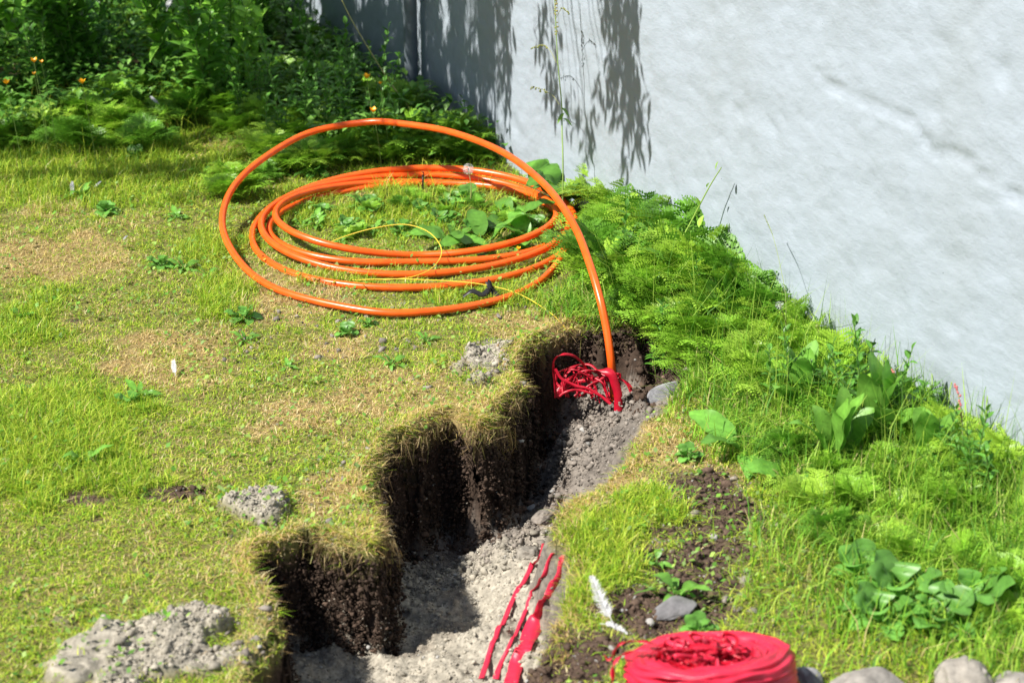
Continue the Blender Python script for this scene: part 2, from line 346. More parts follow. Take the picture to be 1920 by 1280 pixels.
# ------------------------------------------------------------------ grass (uncountable): one object per kind of growth
def blades(n, x, y, z, h, wd, lean, col, name, label, curl=1.0, az=None):
    az = U(0, 2 * np.pi, n) if az is None else az; face = az + np.pi / 2 + U(-.6, .6, n)
    d = np.stack([np.cos(az), np.sin(az)], 1); s = np.stack([np.cos(face), np.sin(face), np.zeros(n)], 1) * wd[:, None] / 2
    B = np.stack([x, y, z - 0.003], 1)
    def P(t):
        o = np.empty((n, 3)); o[:, :2] = d * (h * lean * (t ** (1 + curl)))[:, None]; o[:, 2] = h * t * (1 - 0.55 * np.clip(lean, 0, 1.6) * t * 0.8); return B + o
    a = P(np.zeros(n)); b = P(np.full(n, .5)); c_ = P(np.ones(n))
    V = np.stack([a - s, a + s, b - s * .8, b + s * .8, c_], 1).reshape(-1, 3)
    i = np.arange(n)[:, None] * 5
    mb = MB(); mb.add(V, i + np.array([[0, 1, 3, 2]]), np.repeat(col, 5, 0)); mb.f.append((i + np.array([[2, 3, 4]])))
    o = mb.build(name, M_grass); return tag(o, label, kind='stuff')
GREEN = np.array([[.30, .50, .030], [.45, .58, .045], [.15, .33, .026], [.58, .64, .085]]); DRY = np.array([[.72, .56, .25], [.60, .45, .17], [.78, .68, .38], [.40, .26, .11]])
def gcol(n, st, sat=1.0):
    g_ = GREEN[rng.choice(4, n, p=[.36, .3, .14, .2])]; d_ = DRY[rng.choice(4, n, p=[.4, .25, .2, .15])]
    c_ = np.where((rng.random(n) < st)[:, None], d_, g_) * U(.75, 1.2, n)[:, None]
    return c_
def scatter(dens, y0, y1, left=True):
    n = int(dens * (y1 - y0) * (y1 * .6 + .4)); y = U(y0, y1, n); x = U(-1, 1, n) * (y * .285 + .12); return x, y
xs = []; ys = []
for y0, y1, dn in [(3.75, 4.8, 24000), (4.8, 6.2, 22000), (6.2, 7.6, 17000), (7.6, 9.4, 11000)]:
    a, b = scatter(dn, y0, y1); xs.append(a); ys.append(b)
x = np.concatenate(xs); y = np.concatenate(ys)
nb = 70000; yb = U(3.2, 10, nb); sb = np.where(rng.random(nb) < .7, -1, 1); xb = sb * (yb * .285 + .12 + U(0, 1.9, nb)); x = np.concatenate([x, xb]); y = np.concatenate([y, yb])
k, ins, ed, dl, dr, sand, soil = masks(x, y); st, lu, bank = zones(x, y)
keep = (k < 0.12) & (rng.random(len(x)) > sand * .97) & (rng.random(len(x)) > soil * .9) & (dw(x, y) > 0.0) & (bank < rng.random(len(x)) + .25) & (fbm(x, y, 26, 2, 70) > -.75)
x, y, st, lu, ed, bank, dl = [a[keep] for a in (x, y, st, lu, ed, bank, dl)]; n = len(x)
far = sst(7.3, 8.6, y); tuf = sst(-.1, .6, fbm(x, y, 18, 3, 90))
h = (.014 + .014 * tuf + .032 * lu + .02 * bank + .02 * far) * U(.6, 1.5, n)
stf = np.clip(.24 + .34 * fbm(x, y, 3.0, 4, 33) + .24 * fbm(x, y, 22, 2, 34) + .50 * st - .55 * lu - .25 * far + .40 * sst(.13, 0, ed) - .4 * bank, .03, .93)
z = Hq(x, y)
blades(n, x, y, z, h, U(.0018, .0040, n) * (1 + .5 * far + 1.2 * (np.abs(x) > y * .285 + .12)), U(.2, 2.0, n) * (1 - .35 * lu), gcol(n, stf), 'lawn_grass', 'short sunlit lawn grass with dry straw patches')
mb = MB()
for q in range(11000):
    y_ = 3.8 + 4.6 * random.random() ** .9; x_ = random.uniform(-1, .75) * (y_ * .285 + .1)
    if vn(x_, y_, 3.2, 8) + .5 * vn(x_, y_, 14, 9) < .05: continue
    xa, ya = np.array([x_]), np.array([y_]); z_ = float(Hq(x_, y_))
    if z_ < -.03 or dw(x_, y_) < .02: continue
    az = random.uniform(0, 6.28); el = R(random.uniform(5, 45)); l_ = random.uniform(.008, .024); h_ = random.uniform(.008, .03); sd_ = np.array([-math.sin(az), math.cos(az), .2]) * l_ * random.uniform(.2, .45); d_ = np.array([math.cos(az) * math.cos(el), math.sin(az) * math.cos(el), math.sin(el)]) * l_; b_ = np.array([x_, y_, z_ + h_])
    mb.add([b_, b_ + d_ * .5 - sd_, b_ + d_, b_ + d_ * .5 + sd_], [(0, 1, 2, 3)], np.array(random.choice([(.20, .42, .05), (.13, .32, .04), (.33, .50, .10), (.26, .40, .12)])) * random.uniform(.7, 1.2))
tag(mb.build('clover', M_grass), 'tiny clover and moss leaves scattered through the lawn', kind='stuff')
# ragged turf fringe hanging over the trench edges
m_ = 12000; seg = np.concatenate([PL[8:], PR[:-6]]); i = rng.integers(0, len(seg) - 1, m_); t = rng.random(m_); p = seg[i] * (1 - t)[:, None] + seg[i + 1] * t[:, None]
dv = seg[i + 1] - seg[i]; nn = np.stack([-dv[:, 1], dv[:, 0]], 1); nn /= np.linalg.norm(nn, axis=1)[:, None] + 1e-9
tst = p + nn * .03; sgn = np.where(inside(tst[:, 0], tst[:, 1], POLY), 1, -1)[:, None]; nn = nn * sgn
off = U(-.05, .014, m_); p = p + nn * off[:, None]; p += rng.normal(0, .008, p.shape)
tooDeep = (Hq(p[:, 0], p[:, 1]) < -0.06) | (fbm(p[:, 0], p[:, 1], 24, 2, 44) < -.12); p = p[~tooDeep]; nn = nn[~tooDeep]; m_ = len(p)
z = Hq(p[:, 0], p[:, 1]); az = np.arctan2(nn[:, 1], nn[:, 0]) + rng.normal(0, 1.25, m_)
blades(m_, p[:, 0], p[:, 1], z + .004, U(.010, .034, m_), U(.0014, .0032, m_), U(.3, 2.3, m_), gcol(m_, np.full(m_, .58)) * np.array([1, .92, .9]), 'turf_fringe', 'dry brown turf fringe along the trench edge', az=az)
# fibrous hanging turf and roots on the bank faces
def hanging(centres, cnt, L0, L1, name, label, cols, spread_=.05):
    V = []; mb = MB()
    cs = np.array(centres); i = rng.integers(0, len(cs), cnt); B = cs[i] + rng.normal(0, spread_, (cnt, 3)) * np.array([1, 1, .25])
    L_ = U(L0, L1, cnt); az = U(0, 6.28, cnt); s = np.stack([np.cos(az), np.sin(az), 0 * az], 1) * .0013
    j1 = rng.normal(0, .012, (cnt, 3)); j2 = rng.normal(0, .022, (cnt, 3))
    a = B; b = B + j1 - np.array([0, 0, 1]) * (L_ * .5)[:, None]; c_ = B + j2 - np.array([0, 0, 1]) * L_[:, None]
    V = np.stack([a - s, a + s, b - s, b + s, c_], 1).reshape(-1, 3); q = np.arange(cnt)[:, None] * 5
    mb.add(V, q + np.array([[0, 1, 3, 2]]), np.repeat(cols[rng.integers(0, len(cols), cnt)], 5, 0)); mb.f.append(q + np.array([[2, 3, 4]]))
    tag(mb.build(name, M_grass), label, kind='stuff')
seg = PL[22:-8]; hc = []
for a, b in zip(seg[:-1], seg[1:]):
    d = b - a; nv = nrm(np.array([-d[1], d[0]]));
    if not inside(np.array([a[0] + nv[0] * .03]), np.array([a[1] + nv[1] * .03]), POLY)[0]: nv = -nv
    for t in np.linspace(0, 1, 3): q = a + d * t + nv * .012; hc.append((q[0], q[1], -.01))
hanging([q for q in hc if vn(q[0], q[1], 16, 5) > .05], 2600, .015, .08, 'hanging_roots', 'brown roots and matted turf hanging down the trench bank', np.array([[.30, .21, .10], [.20, .14, .07], [.42, .32, .16], [.25, .24, .07]]), .018)
hs = [G(905 + 4 * i, 785 + i * 3, -.02 - .012 * i) for i in range(8)] + [G(690 + 2 * i, 1000 + i * 6, -.02 - .02 * i) for i in range(8)]
hanging(hs, 4500, .03, .12, 'turf_flap', 'flap of dead turf folded down over the trench edge', np.array([[.42, .29, .12], [.33, .30, .09], [.55, .42, .2], [.30, .2, .09]]), .022)
# tall grass on the bank by the wall
n = 52000; y = U(3.9, 7.6, n); d_ = np.abs(rng.normal(0, .42, n)) + .02
x = W0[0] + (y - W0[1]) * WT[0] / WT[1] - d_ / .901
k, ins, ed, dl, dr, sand, soil = masks(x, y); st, lu, bank = zones(x, y)
keep = (bank > rng.random(n) * .9) & (k < .05) & (fbm(x, y, 6, 2, 15) > -.45) & (soil < .4) & (np.abs(x) < y * .29 + .1) & (np.hypot(x + .37, y - 7.2) > .86)
x, y, d_ = x[keep], y[keep], d_[keep]; n = len(x)
h = (.05 + .21 * np.exp(-d_ / .28) * rng.random(n) ** 1.3 + .07 * rng.random(n)) * U(.6, 1.4, n)
GB = np.array([[.21, .44, .035], [.33, .52, .05], [.11, .29, .03], [.38, .54, .08], [.55, .48, .2]])
col = GB[rng.choice(5, n, p=[.34, .28, .18, .14, .06])] * U(.7, 1.25, n)[:, None]
blades(n, x, y, Hq(x, y), h, U(.0025, .0058, n), U(.1, 1.2, n), col, 'bank_grass', 'long lush green grass on the bank at the foot of the wall', curl=1.3)
n = 1500; y = U(4.1, 7.0, n); d_ = U(.02, .42, n); x = W0[0] + (y - W0[1]) * WT[0] / WT[1] - d_ / .901; kk = (rng.random(n) < sst(6.8, 5.8, y) + .25) & (np.hypot(x + .37, y - 7.2) > .9); x, y = x[kk], y[kk]; n = len(x)
blades(n, x, y, Hq(x, y), U(.16, .46, n), U(.0018, .0038, n), U(.1, .85, n), GB[rng.integers(0, 4, n)] * .9, 'tall_grass', 'thin tall grass blades standing in front of the wall', curl=1.5)
n = 15000; y = U(7.9, 12.5, n); x = U(-1, 1, n) * (y * .3) ; kk = (dw(x, y) > .03) & (rng.random(n) < sst(8.0, 9.2, y + .35 * fbm(x, y, 2, 2, 3))); x, y = x[kk], y[kk]; n = len(x)
blades(n, x, y, Hq(x, y), U(.06, .20, n), U(.003, .006, n), U(.1, 1.0, n), GREEN[rng.integers(0, 4, n)] * U(.6, 1.1, n)[:, None], 'rough_grass', 'rough uncut grass among the bushes at the back', curl=1.3)

# ------------------------------------------------------------------ crumbs of soil, sand and gravel (uncountable)
ph = (1 + 5 ** .5) / 2
IV = np.array([(-1, ph, 0), (1, ph, 0), (-1, -ph, 0), (1, -ph, 0), (0, -1, ph), (0, 1, ph), (0, -1, -ph), (0, 1, -ph), (ph, 0, -1), (ph, 0, 1), (-ph, 0, -1), (-ph, 0, 1)]) / math.sqrt(1 + ph * ph)
IF = np.array([(0, 11, 5), (0, 5, 1), (0, 1, 7), (0, 7, 10), (0, 10, 11), (1, 5, 9), (5, 11, 4), (11, 10, 2), (10, 7, 6), (7, 1, 8), (3, 9, 4), (3, 4, 2), (3, 2, 6), (3, 6, 8), (3, 8, 9), (4, 9, 5), (2, 4, 11), (6, 2, 10), (8, 6, 7), (9, 8, 1)])
def crumbs(x, y, z, r, col, name, label):
    n = len(x); V = IV[None] * U(.45, 1.4, (n, 12, 1)) * r[:, None, None] * U(.45, 1.2, (n, 1, 3))
    a = U(0, 6.28, n); ca, sa = np.cos(a)[:, None], np.sin(a)[:, None]
    V = np.stack([V[..., 0] * ca - V[..., 1] * sa, V[..., 0] * sa + V[..., 1] * ca, V[..., 2] * .8], 2) + np.stack([x, y, z], 1)[:, None]
    F = (np.arange(n)[:, None, None] * 12 + IF[None]).reshape(-1, 3)
    mb = MB(); mb.add(V.reshape(-1, 3), F, np.repeat(col, 12, 0)); return tag(mb.build(name, M_crumb), label, kind='stuff')
n = 190000; x = U(-1.0, 1.0, n); y = U(3.8, 6.7, n); k, ins, ed, dl, dr, sand, soil = masks(x, y)
zone = np.maximum(np.maximum(k, sand), soil); keep = rng.random(n) < np.maximum(zone * .62, sand * .95) + .035 * (fbm(x, y, 2.5, 2, 8) > .0); x, y, k, sand, soil, dl, dr = [a[keep] for a in (x, y, k, sand, soil, dl, dr)]; n = len(x)
r = .0018 + .0014 * rng.pareto(2.3, n); r = np.clip(r, 0, .0125); r *= np.where(sand > .5, 1.15, np.where((k > .5) & (y < 5.0), .75, 1.45))
issand = (sand > .5) | ((k > .5) & (rng.random(n) < sst(5.35, 4.95, y + .4 * (x - .05))))
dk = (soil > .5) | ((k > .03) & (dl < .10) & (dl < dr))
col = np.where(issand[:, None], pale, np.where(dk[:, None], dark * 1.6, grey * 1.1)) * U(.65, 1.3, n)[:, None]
st_ = rng.random(n) < .03; col[st_] = np.array([.33, .32, .30]) * U(.7, 1.3, st_.sum())[:, None]
# clods stuck in the bank faces
m_ = 34000; i = rng.integers(8, len(PL) - 3, m_); t = rng.random(m_)[:, None]; p = PL[i] * (1 - t) + PL[i + 1] * t; dv = PL[i + 1] - PL[i]; nn = np.stack([-dv[:, 1], dv[:, 0]], 1); nn /= np.linalg.norm(nn, axis=1)[:, None] + 1e-9
tst = p + nn * .03; nn *= np.where(inside(tst[:, 0], tst[:, 1], POLY), 1, -1)[:, None]; p = p + nn * U(.0, .07, m_)[:, None]; z2 = Hq(p[:, 0], p[:, 1]); ok = (z2 < -.03) & (z2 > -.5); p = p[ok]; z2 = z2[ok]; m_ = len(p)
p = p + rng.normal(0, .007, p.shape); r2 = np.clip(.002 + .0022 * rng.pareto(2.0, m_), 0, .010); z2 = z2 + rng.normal(0, .015, m_)
x = np.concatenate([x, p[:, 0]]); y = np.concatenate([y, p[:, 1]]); zc = np.concatenate([Hq(x[:n], y[:n]) + r * .25, z2]); r = np.concatenate([r, r2]); col = np.concatenate([col, dark * U(.5, 1.6, m_)[:, None] * np.where(rng.random(m_) < .08, 2.2, 1)[:, None]])
crumbs(x, y, zc, r, col, 'soil_crumbs', 'loose crumbs of soil, sand and gravel in and around the trench')

# ------------------------------------------------------------------ stones
def ico(sub):
    V = [tuple(v) for v in IV]; F = [tuple(f) for f in IF]
    for _ in range(sub):
        mid = {}; F2 = []
        def m(a, b):
            q = (min(a, b), max(a, b))
            if q not in mid: V.append(tuple(nrm((np.array(V[a]) + np.array(V[b])) / 2))); mid[q] = len(V) - 1
            return mid[q]
        for a, b, c_ in F: ab, bc, ca = m(a, b), m(b, c_), m(c_, a); F2 += [(a, ab, ca), (b, bc, ab), (c_, ca, bc), (ab, bc, ca)]
        F = F2
    return np.array(V), np.array(F)
SV, SF = ico(4)
def stone(name, label, loc, size, col, rz=0, seed=0, tilt=(0, 0), amp=.22, cat='stone', group=None, angular=0.0, m=None):
    V = SV.copy(); d_ = 1 + amp * fbm(V[:, 0] + V[:, 2] * .7, V[:, 1] - V[:, 2] * .6, 1.3, 3, seed) + amp * .25 * fbm(V[:, 0] - V[:, 2], V[:, 1] + V[:, 2], 5, 3, seed + 5)
    V = V * d_[:, None]
    if angular:
        r2 = np.random.default_rng(seed)
        for _ in range(9):
            nn = nrm(r2.normal(0, 1, 3)); o_ = r2.uniform(.62, .85); q = V @ nn; V = V - nn * (np.maximum(0, q - o_) * angular)[:, None]
    V = V * np.array(size)
    mb = MB(); mb.add(V, SF, np.asarray(col)); o = mb.build(name, m or (M_ground if cat == 'clod' else M_stone), smooth=True); o.location = tuple(loc); o.rotation_euler = (tilt[0], tilt[1], rz)
    return tag(o, label, cat, group)
W_ = (.27, .25, .225)
p = at(1625, 1318); stone('boulder', 'pale round boulder at the bottom edge right of the red tape roll', (p[0], p[1], p[2] + .03), (.095, .07, .06), W_, .3, 3, cat='boulder', angular=.5, amp=.4)
p = at(1800, 1302); stone('boulder', 'pale domed boulder beneath the round leaved weed', (p[0], p[1], p[2] + .03), (.078, .07, .065), (.29, .265, .23), 1.1, 8, cat='boulder', angular=.5, amp=.35)
p = at(1925, 1320); stone('boulder', 'pale boulder in the bottom right corner', (p[0], p[1], p[2] + .03), (.085, .07, .055), W_, 2.1, 13, cat='boulder', angular=.4, amp=.4)
p = at(1515, 1285); stone('boulder', 'small shaded grey boulder touching the red tape roll', (p[0], p[1], p[2] + .01), (.035, .045, .04), (.22, .22, .23), .4, 21, cat='boulder')
p = at(1262, 1150); stone('flat_stone', 'flat dark grey stone lying on the soil behind the red tape roll', (p[0], p[1], p[2] + .015), (.068, .045, .02), (.17, .165, .17), .35, 31, (.1, -.1), angular=.8)
p = at(1243, 748, .01); stone('slate_rock', 'smooth grey slate slab leaning in the far right corner of the trench', p, (.048, .035, .115), (.30, .305, .32), -.5, 44, (.35, .62), amp=.16, angular=.85, cat='rock')
p = G(1043, 1003, -.11); stone('soil_clod', 'long pale soil clod beside the torn red tape under the green tuft', p, (.032, .028, .065), (.28, .245, .21), .2, 52, (.2, .3), cat='clod', angular=.8, amp=.35)
p = G(1022, 968, -.16); stone('soil_clod', 'round grey soil clod at the top end of the red tape strips', p, (.045, .034, .028), (.20, .175, .15), .9, 57, cat='clod', angular=.9, amp=.45)
p = G(990, 1040, -.24); stone('soil_clod', 'crumbly brown soil clod left of the first red tape strip', p, (.04, .032, .026), (.22, .20, .17), 1.9, 61, cat='clod', amp=.35)
p = G(1000, 952, -.36); stone('pebble', 'flat grey pebble on the shaded trench floor', p, (.024, .015, .012), (.32, .33, .33), .2, 71, cat='pebble', angular=.6)
p = G(1035, 895, -.38); stone('pebble', 'small rounded pebble in the shade next to the sunlit soil mound', p, (.018, .015, .012), (.28, .28, .27), .2, 75, cat='pebble', angular=.4)
p = G(1033, 800, -.42); stone('pebble', 'pale pebble far back on the shaded trench floor', p, (.014, .013, .012), (.36, .36, .36), .2, 78, cat='pebble', angular=.4)
p = at(1218, 1172); stone('pebble', 'small pale pebble on the soil just behind the roll of red tape', (p[0], p[1], p[2] + .008), (.012, .012, .012), (.4, .38, .36), .2, 79, cat='pebble')

# ------------------------------------------------------------------ orange conduit
CC = np.array([-.372, 7.215]); HOOP = [(1154, 790, -.30), (1152, 755, -.20), (1149, 715, -.11), (1145, 670, -.02), (1137, 615, .07), (1124, 556, .16), (1104, 490, .24), (1075, 420, .30), (1022, 347, .33), (945, 287, .325), (850, 249, .305), (760, 233, .285), (690, 229, .265),
        (580, 249, .225), (490, 300, .175), (437, 352, .125), (417, 410, .085), (432, 465, .05), (480, 520, .022), (560, 556, .018), (700, 584, .018), (800, 584, .018), (900, 570, .018), (975, 548, .018), (1030, 512, .022)]
pts = [G(*h_) for h_ in HOOP]
card = [(.63, .05), (.665, .088), (.665, .022), (.62, .018), (.615, .022), (.655, .052), (.63, .058), (.475, .018), (.60, .055), (.60, .022), (.60, .025), (.335, .018), (.58, .020), (.62, .020), (.57, .095), (.262, .02), (.545, .085), (.585, .055), (.60, .06), (.50, .055)]
ang = np.arange(len(card)) * 90.0; tt = np.arange(-12, 1476, 15.0)
cr_ = catmull([(a, b[0], b[1]) for a, b in zip(ang, card)], 24)
for a in tt:
    r_ = np.interp(a, cr_[:, 0], cr_[:, 1]); z_ = np.interp(a, cr_[:, 0], cr_[:, 2]); th = R(a)
    pts.append(np.array([CC[0] + math.cos(th) * r_, CC[1] + math.sin(th) * r_, z_ + .004 * math.sin(a * .05)]))
pts = np.array(pts); pts[25:, 2] *= .8
con = thing('orange_conduit', 'coil of bright orange plastic conduit on the lawn, one end rising over into the trench', 'cable conduit', (CC[0], CC[1], 0))
con_off = np.array([CC[0], CC[1], 0])
mb = MB(); tube(mb, catmull(pts, 7) - con_off, .0138, 14); mb.build('tube', M_orange, con, True)
mb = MB(); a = G(793, 345, .075) - con_off
tube(mb, [a + (0, .024 * math.cos(t), .006 + .032 * math.sin(t)) for t in np.linspace(0, 6.28, 14)], .003, 6); tube(mb, [a + (0.002, -.01, .03), a + (0.006, -.02, .055), a + (0.0, -.028, .06)], .0025, 5); mb.build('cable_tie', M_black, con, True)
mb = MB(); S_ = [G(*q) - con_off for q in [(868, 555, .03), (885, 545, .05), (905, 552, .035), (918, 540, .045), (915, 528, .06), (925, 545, .03), (935, 562, .02)]]
ribbon(mb, catmull(S_, 5), .022, (.3, 1, .4), .002); mb.build('strap', M_black, con)

# yellow pull cord
cord = [(600, 462, .005), (650, 442, .04), (705, 427, .075), (760, 421, .09), (805, 436, .085), (828, 468, .06), (815, 498, .045), (780, 517, .04), (730, 524, .03), (660, 525, .01), (750, 523, .04), (860, 528, .045), (925, 537, .04), (975, 552, .03), (1020, 578, .02), (1050, 603, .015), (1068, 630, -.03), (1078, 665, -.10), (1081, 700, -.18), (1080, 725, -.26)]
mb = MB(); tube(mb, catmull([G(*q) for q in cord], 8), .0016, 6)
tag(mb.build('pull_cord', M_yellow, smooth=True), 'thin yellow pull cord looping inside the orange coil and down into the trench', 'cord')

# ------------------------------------------------------------------ red warning tape in the trench
def c4(x_, y_): return 960 + x_ / 4.267, 560 + y_ / 4.267
tp = thing('loose_warning_tape', 'tangled loops of red warning tape round the foot of the orange conduit', 'warning tape', GY(1110, 735, 5.98))
o_ = np.array(tp.location)
def strand(pl, Y0, wd, side=(1, .2, 0.4), parent=None, tw=.3):
    P = [GY(*c4(a, b), Y0 + dy) - o_ for a, b, dy in pl]; m_b = MB(); ribbon(m_b, catmull(P, 7), wd * (1.15 if wd > .02 else .85), side, .0007, twist=tw); return m_b.build('tape_strand', M_red, tp)
strand([(350, 790, .0), (345, 700, 0), (335, 600, 0), (335, 500, -.02), (390, 448, -.03), (480, 452, -.02), (560, 510, 0), (605, 590, .02), (622, 680, .0), (638, 800, -.04)], 6.0, .011, (.9, .5, .2))
strand([(440, 735, -.03), (370, 690, 0), (345, 640, .03), (370, 590, .04), (470, 545, .04), (580, 520, .02), (660, 550, 0), (700, 620, -.02), (740, 720, -.03), (775, 820, -.05)], 6.02, .010, (.9, .3, .3))
strand([(350, 760, .04), (420, 690, .05), (520, 620, .04), (640, 580, .0), (730, 568, -.03), (790, 600, -.05), (825, 680, -.06), (850, 780, -.07), (850, 900, -.08)], 6.0, .026, (1, -.1, .2), tw=.08)
strand([(360, 790, .03), (440, 700, .04), (560, 655, .03), (680, 640, 0), (790, 650, -.03)], 6.04, .018, (0, .4, 1))
strand([(345, 560, .0), (400, 640, -.01), (500, 690, -.02), (610, 720, -.03), (700, 770, -.04), (790, 840, -.06)], 5.98, .012, (.2, .4, 1))
strand([(500, 780, -.03), (580, 720, -.02), (680, 660, -.01), (770, 620, 0), (850, 600, .02), (870, 650, .02)], 5.98, .010, (.2, .3, 1))
strand([(560, 780, -.02), (620, 720, 0), (700, 650, 0), (790, 600, .01), (850, 640, -.01)], 6.03, .014, (.2, .3, 1))
strand([(855, 640, 0), (910, 670, -.01), (945, 740, -.02), (955, 840, -.04), (965, 950, -.08)], 5.97, .0085, (1, 0, 0))
strand([(850, 635, 0), (930, 680, 0), (975, 760, -.02), (1010, 850, -.05), (1045, 970, -.1)], 5.98, .011, (1, 0, 0))
strand([(380, 780, -.02), (440, 740, -.02), (540, 730, -.02), (640, 760, -.03)], 5.97, .010, (.3, .3, .9))
strand([(860, 640, 0), (845, 600, 0), (870, 605, 0), (865, 640, 0)], 5.97, .005, (1, 0, 0))
for i in range(9):                           # more thin loops in the tangle
    x0 = U(350, 560); x1 = x0 + U(120, 330); yt = U(500, 640); b0 = U(740, 800)
    strand([(x0, b0, U(-.03, .03)), (x0 - U(-10, 30), (b0 + yt) / 2, U(-.03, .03)), (x0 + U(10, 60), yt + 10, U(-.03, .04)), ((x0 + x1) / 2, yt, U(-.03, .03)), (x1 - 20, yt + U(40, 110), U(-.04, .02)), (x1 + U(0, 40), b0 + U(20, 50), -.05)], 6.0, U(.006, .010), (U(.2, 1), U(-.5, .5), U(.1, .8)), tw=.5)
# torn strips over the sand
tp2 = thing('torn_warning_tape', 'three torn strips of red warning tape lying on the sunlit sand in the trench', 'warning tape', at(1000, 1120, 0)); o2 = np.array(tp2.location)
for pl, wds in [([(1018, 1022), (1014, 1045), (1001, 1062), (985, 1090), (965, 1120), (948, 1160), (930, 1200), (915, 1240), (902, 1275)], [.008, .014, .016, .014, .015, .014, .014, .015, .017]),
                ([(1040, 1042), (1028, 1060), (1018, 1088), (1000, 1112), (988, 1145), (972, 1180), (955, 1215), (938, 1250), (930, 1275)], [.008, .012, .015, .012, .012, .010, .010, .014, .018]),
                ([(1056, 1048), (1050, 1075), (1038, 1105), (1025, 1130), (1010, 1160), (995, 1190), (982, 1220), (968, 1250), (958, 1285)], [.012, .018, .03, .04, .05, .05, .045, .042, .04])]:
    P = catmull([at(a, b, .006) for a, b in pl], 5); P[:, 2] = np.maximum(P[:, 2], Hq(P[:, 0], P[:, 1]) + .007) + .002 * np.sin(np.arange(len(P)) * .9)
    mb = MB(); ribbon(mb, P - o2, np.interp(np.linspace(0, 1, len(P)), np.linspace(0, 1, len(wds)), wds), (1, .3, .1), .0007, twist=.05); mb.build('tape_strip', M_red2, tp2)

# ------------------------------------------------------------------ roll of red tape in the foreground
rc = at(1335, 1350); rl = thing('warning_tape_roll', 'thick roll of red warning tape with crumpled strands in its middle', 'tape roll', (rc[0], rc[1], .035), 0)
rl.rotation_euler = (R(-19), R(-3), 0)
ro, ri, hh = .195, .085, .13; prof = []
for i, z_ in enumerate(np.linspace(0, hh, 40)): prof.append((ro + .004 * math.sin(i * 2.3) + .003 * math.sin(i * 5.1) - .012 * (abs(z_ / hh - .5) * 2) ** 6, z_))
for i, r_ in enumerate(np.linspace(ro - .012, ri, 22)): prof.append((r_, hh + .0035 * math.sin(i * 3.1) + .006 - .02 * (i / 21) ** 2))
for z_ in np.linspace(hh - .02, 0.0, 8): prof.append((ri, z_))
prof = np.array(prof); na = 120; A = np.linspace(0, 2 * np.pi, na, endpoint=False); V = []
for j, a in enumerate(A):
    rr = prof[:, 0] + .004 * vn(np.full(len(prof), math.cos(a) * 2), prof[:, 1] * 90 + math.sin(a) * 2, 1.5, 3) + .007 * vn(prof[:, 0] * 150, np.full(len(prof), a * 1.2), 1, 9)
    zz_ = prof[:, 1] + .009 * vn(np.full(len(prof), math.cos(a) * 3), prof[:, 0] * 120 + math.sin(a), 1, 6) + .008 * math.sin(a + .5)
    V.append(np.stack([rr * math.cos(a), rr * math.sin(a), zz_], 1))
V = np.concatenate(V); m_ = len(prof); F = [(j * m_ + i, ((j + 1) % na) * m_ + i, ((j + 1) % na) * m_ + i + 1, j * m_ + i + 1) for j in range(na) for i in range(m_ - 1)]
mb = MB(); mb.add(V, F, (1, 1, 1)); mb.build('wound_tape', M_red2, rl, True)
for s_ in range(5):                          # loose edges of the winding standing off the side
    a0 = U(3.4, 5.9); z0 = U(.02, .11); P = [((ro + .006 + .005 * math.sin(t * 3)) * math.cos(a0 + t), (ro + .006 + .005 * math.sin(t * 3)) * math.sin(a0 + t), z0 + .01 * math.sin(t * 4)) for t in np.linspace(0, U(.4, 1.1), 14)]
    mb = MB(); ribbon(mb, P, .012, (0, 0, 1), .0007, twist=.3); mb.build('loose_layer', M_red, rl)
for s_ in range(60):
    a0 = U(0, 6.28); a1 = a0 + U(1.2, 4); r0 = U(.03, .11); P = [(r0 * math.cos(a0), r0 * math.sin(a0), U(.06, .12)), (U(-.12, .06), U(-.07, .07), U(.10, .165)), (U(-.12, .06), U(-.07, .07), U(.10, .16)), (.1 * math.cos(a1), .1 * math.sin(a1), U(.08, .13))]
    mb = MB(); ribbon(mb, catmull(P, 8), U(.006, .016), (U(-1, 1), U(-1, 1), .8), .0007, twist=.6); mb.build('loose_strand', M_red2 if random.random() < .5 else M_red, rl)
P = [(-.10, .02, .14), (-.16, .05, .155), (-.21, .07, .145), (-.235, .05, .115), (-.25, .07, .12)]; mb = MB(); ribbon(mb, catmull(P, 8), .012, (.2, 1, 0), .0007, twist=.5); mb.build('loose_strand', M_red2 if random.random() < .5 else M_red, rl)
P = [(-.10, -.02, .14), (-.17, -.01, .15), (-.225, .0, .12), (-.235, -.02, .07)]; mb = MB(); ribbon(mb, catmull(P, 8), .018, (.2, 1, 0), .0007, twist=.5); mb.build('loose_strand', M_red2 if random.random() < .5 else M_red, rl)

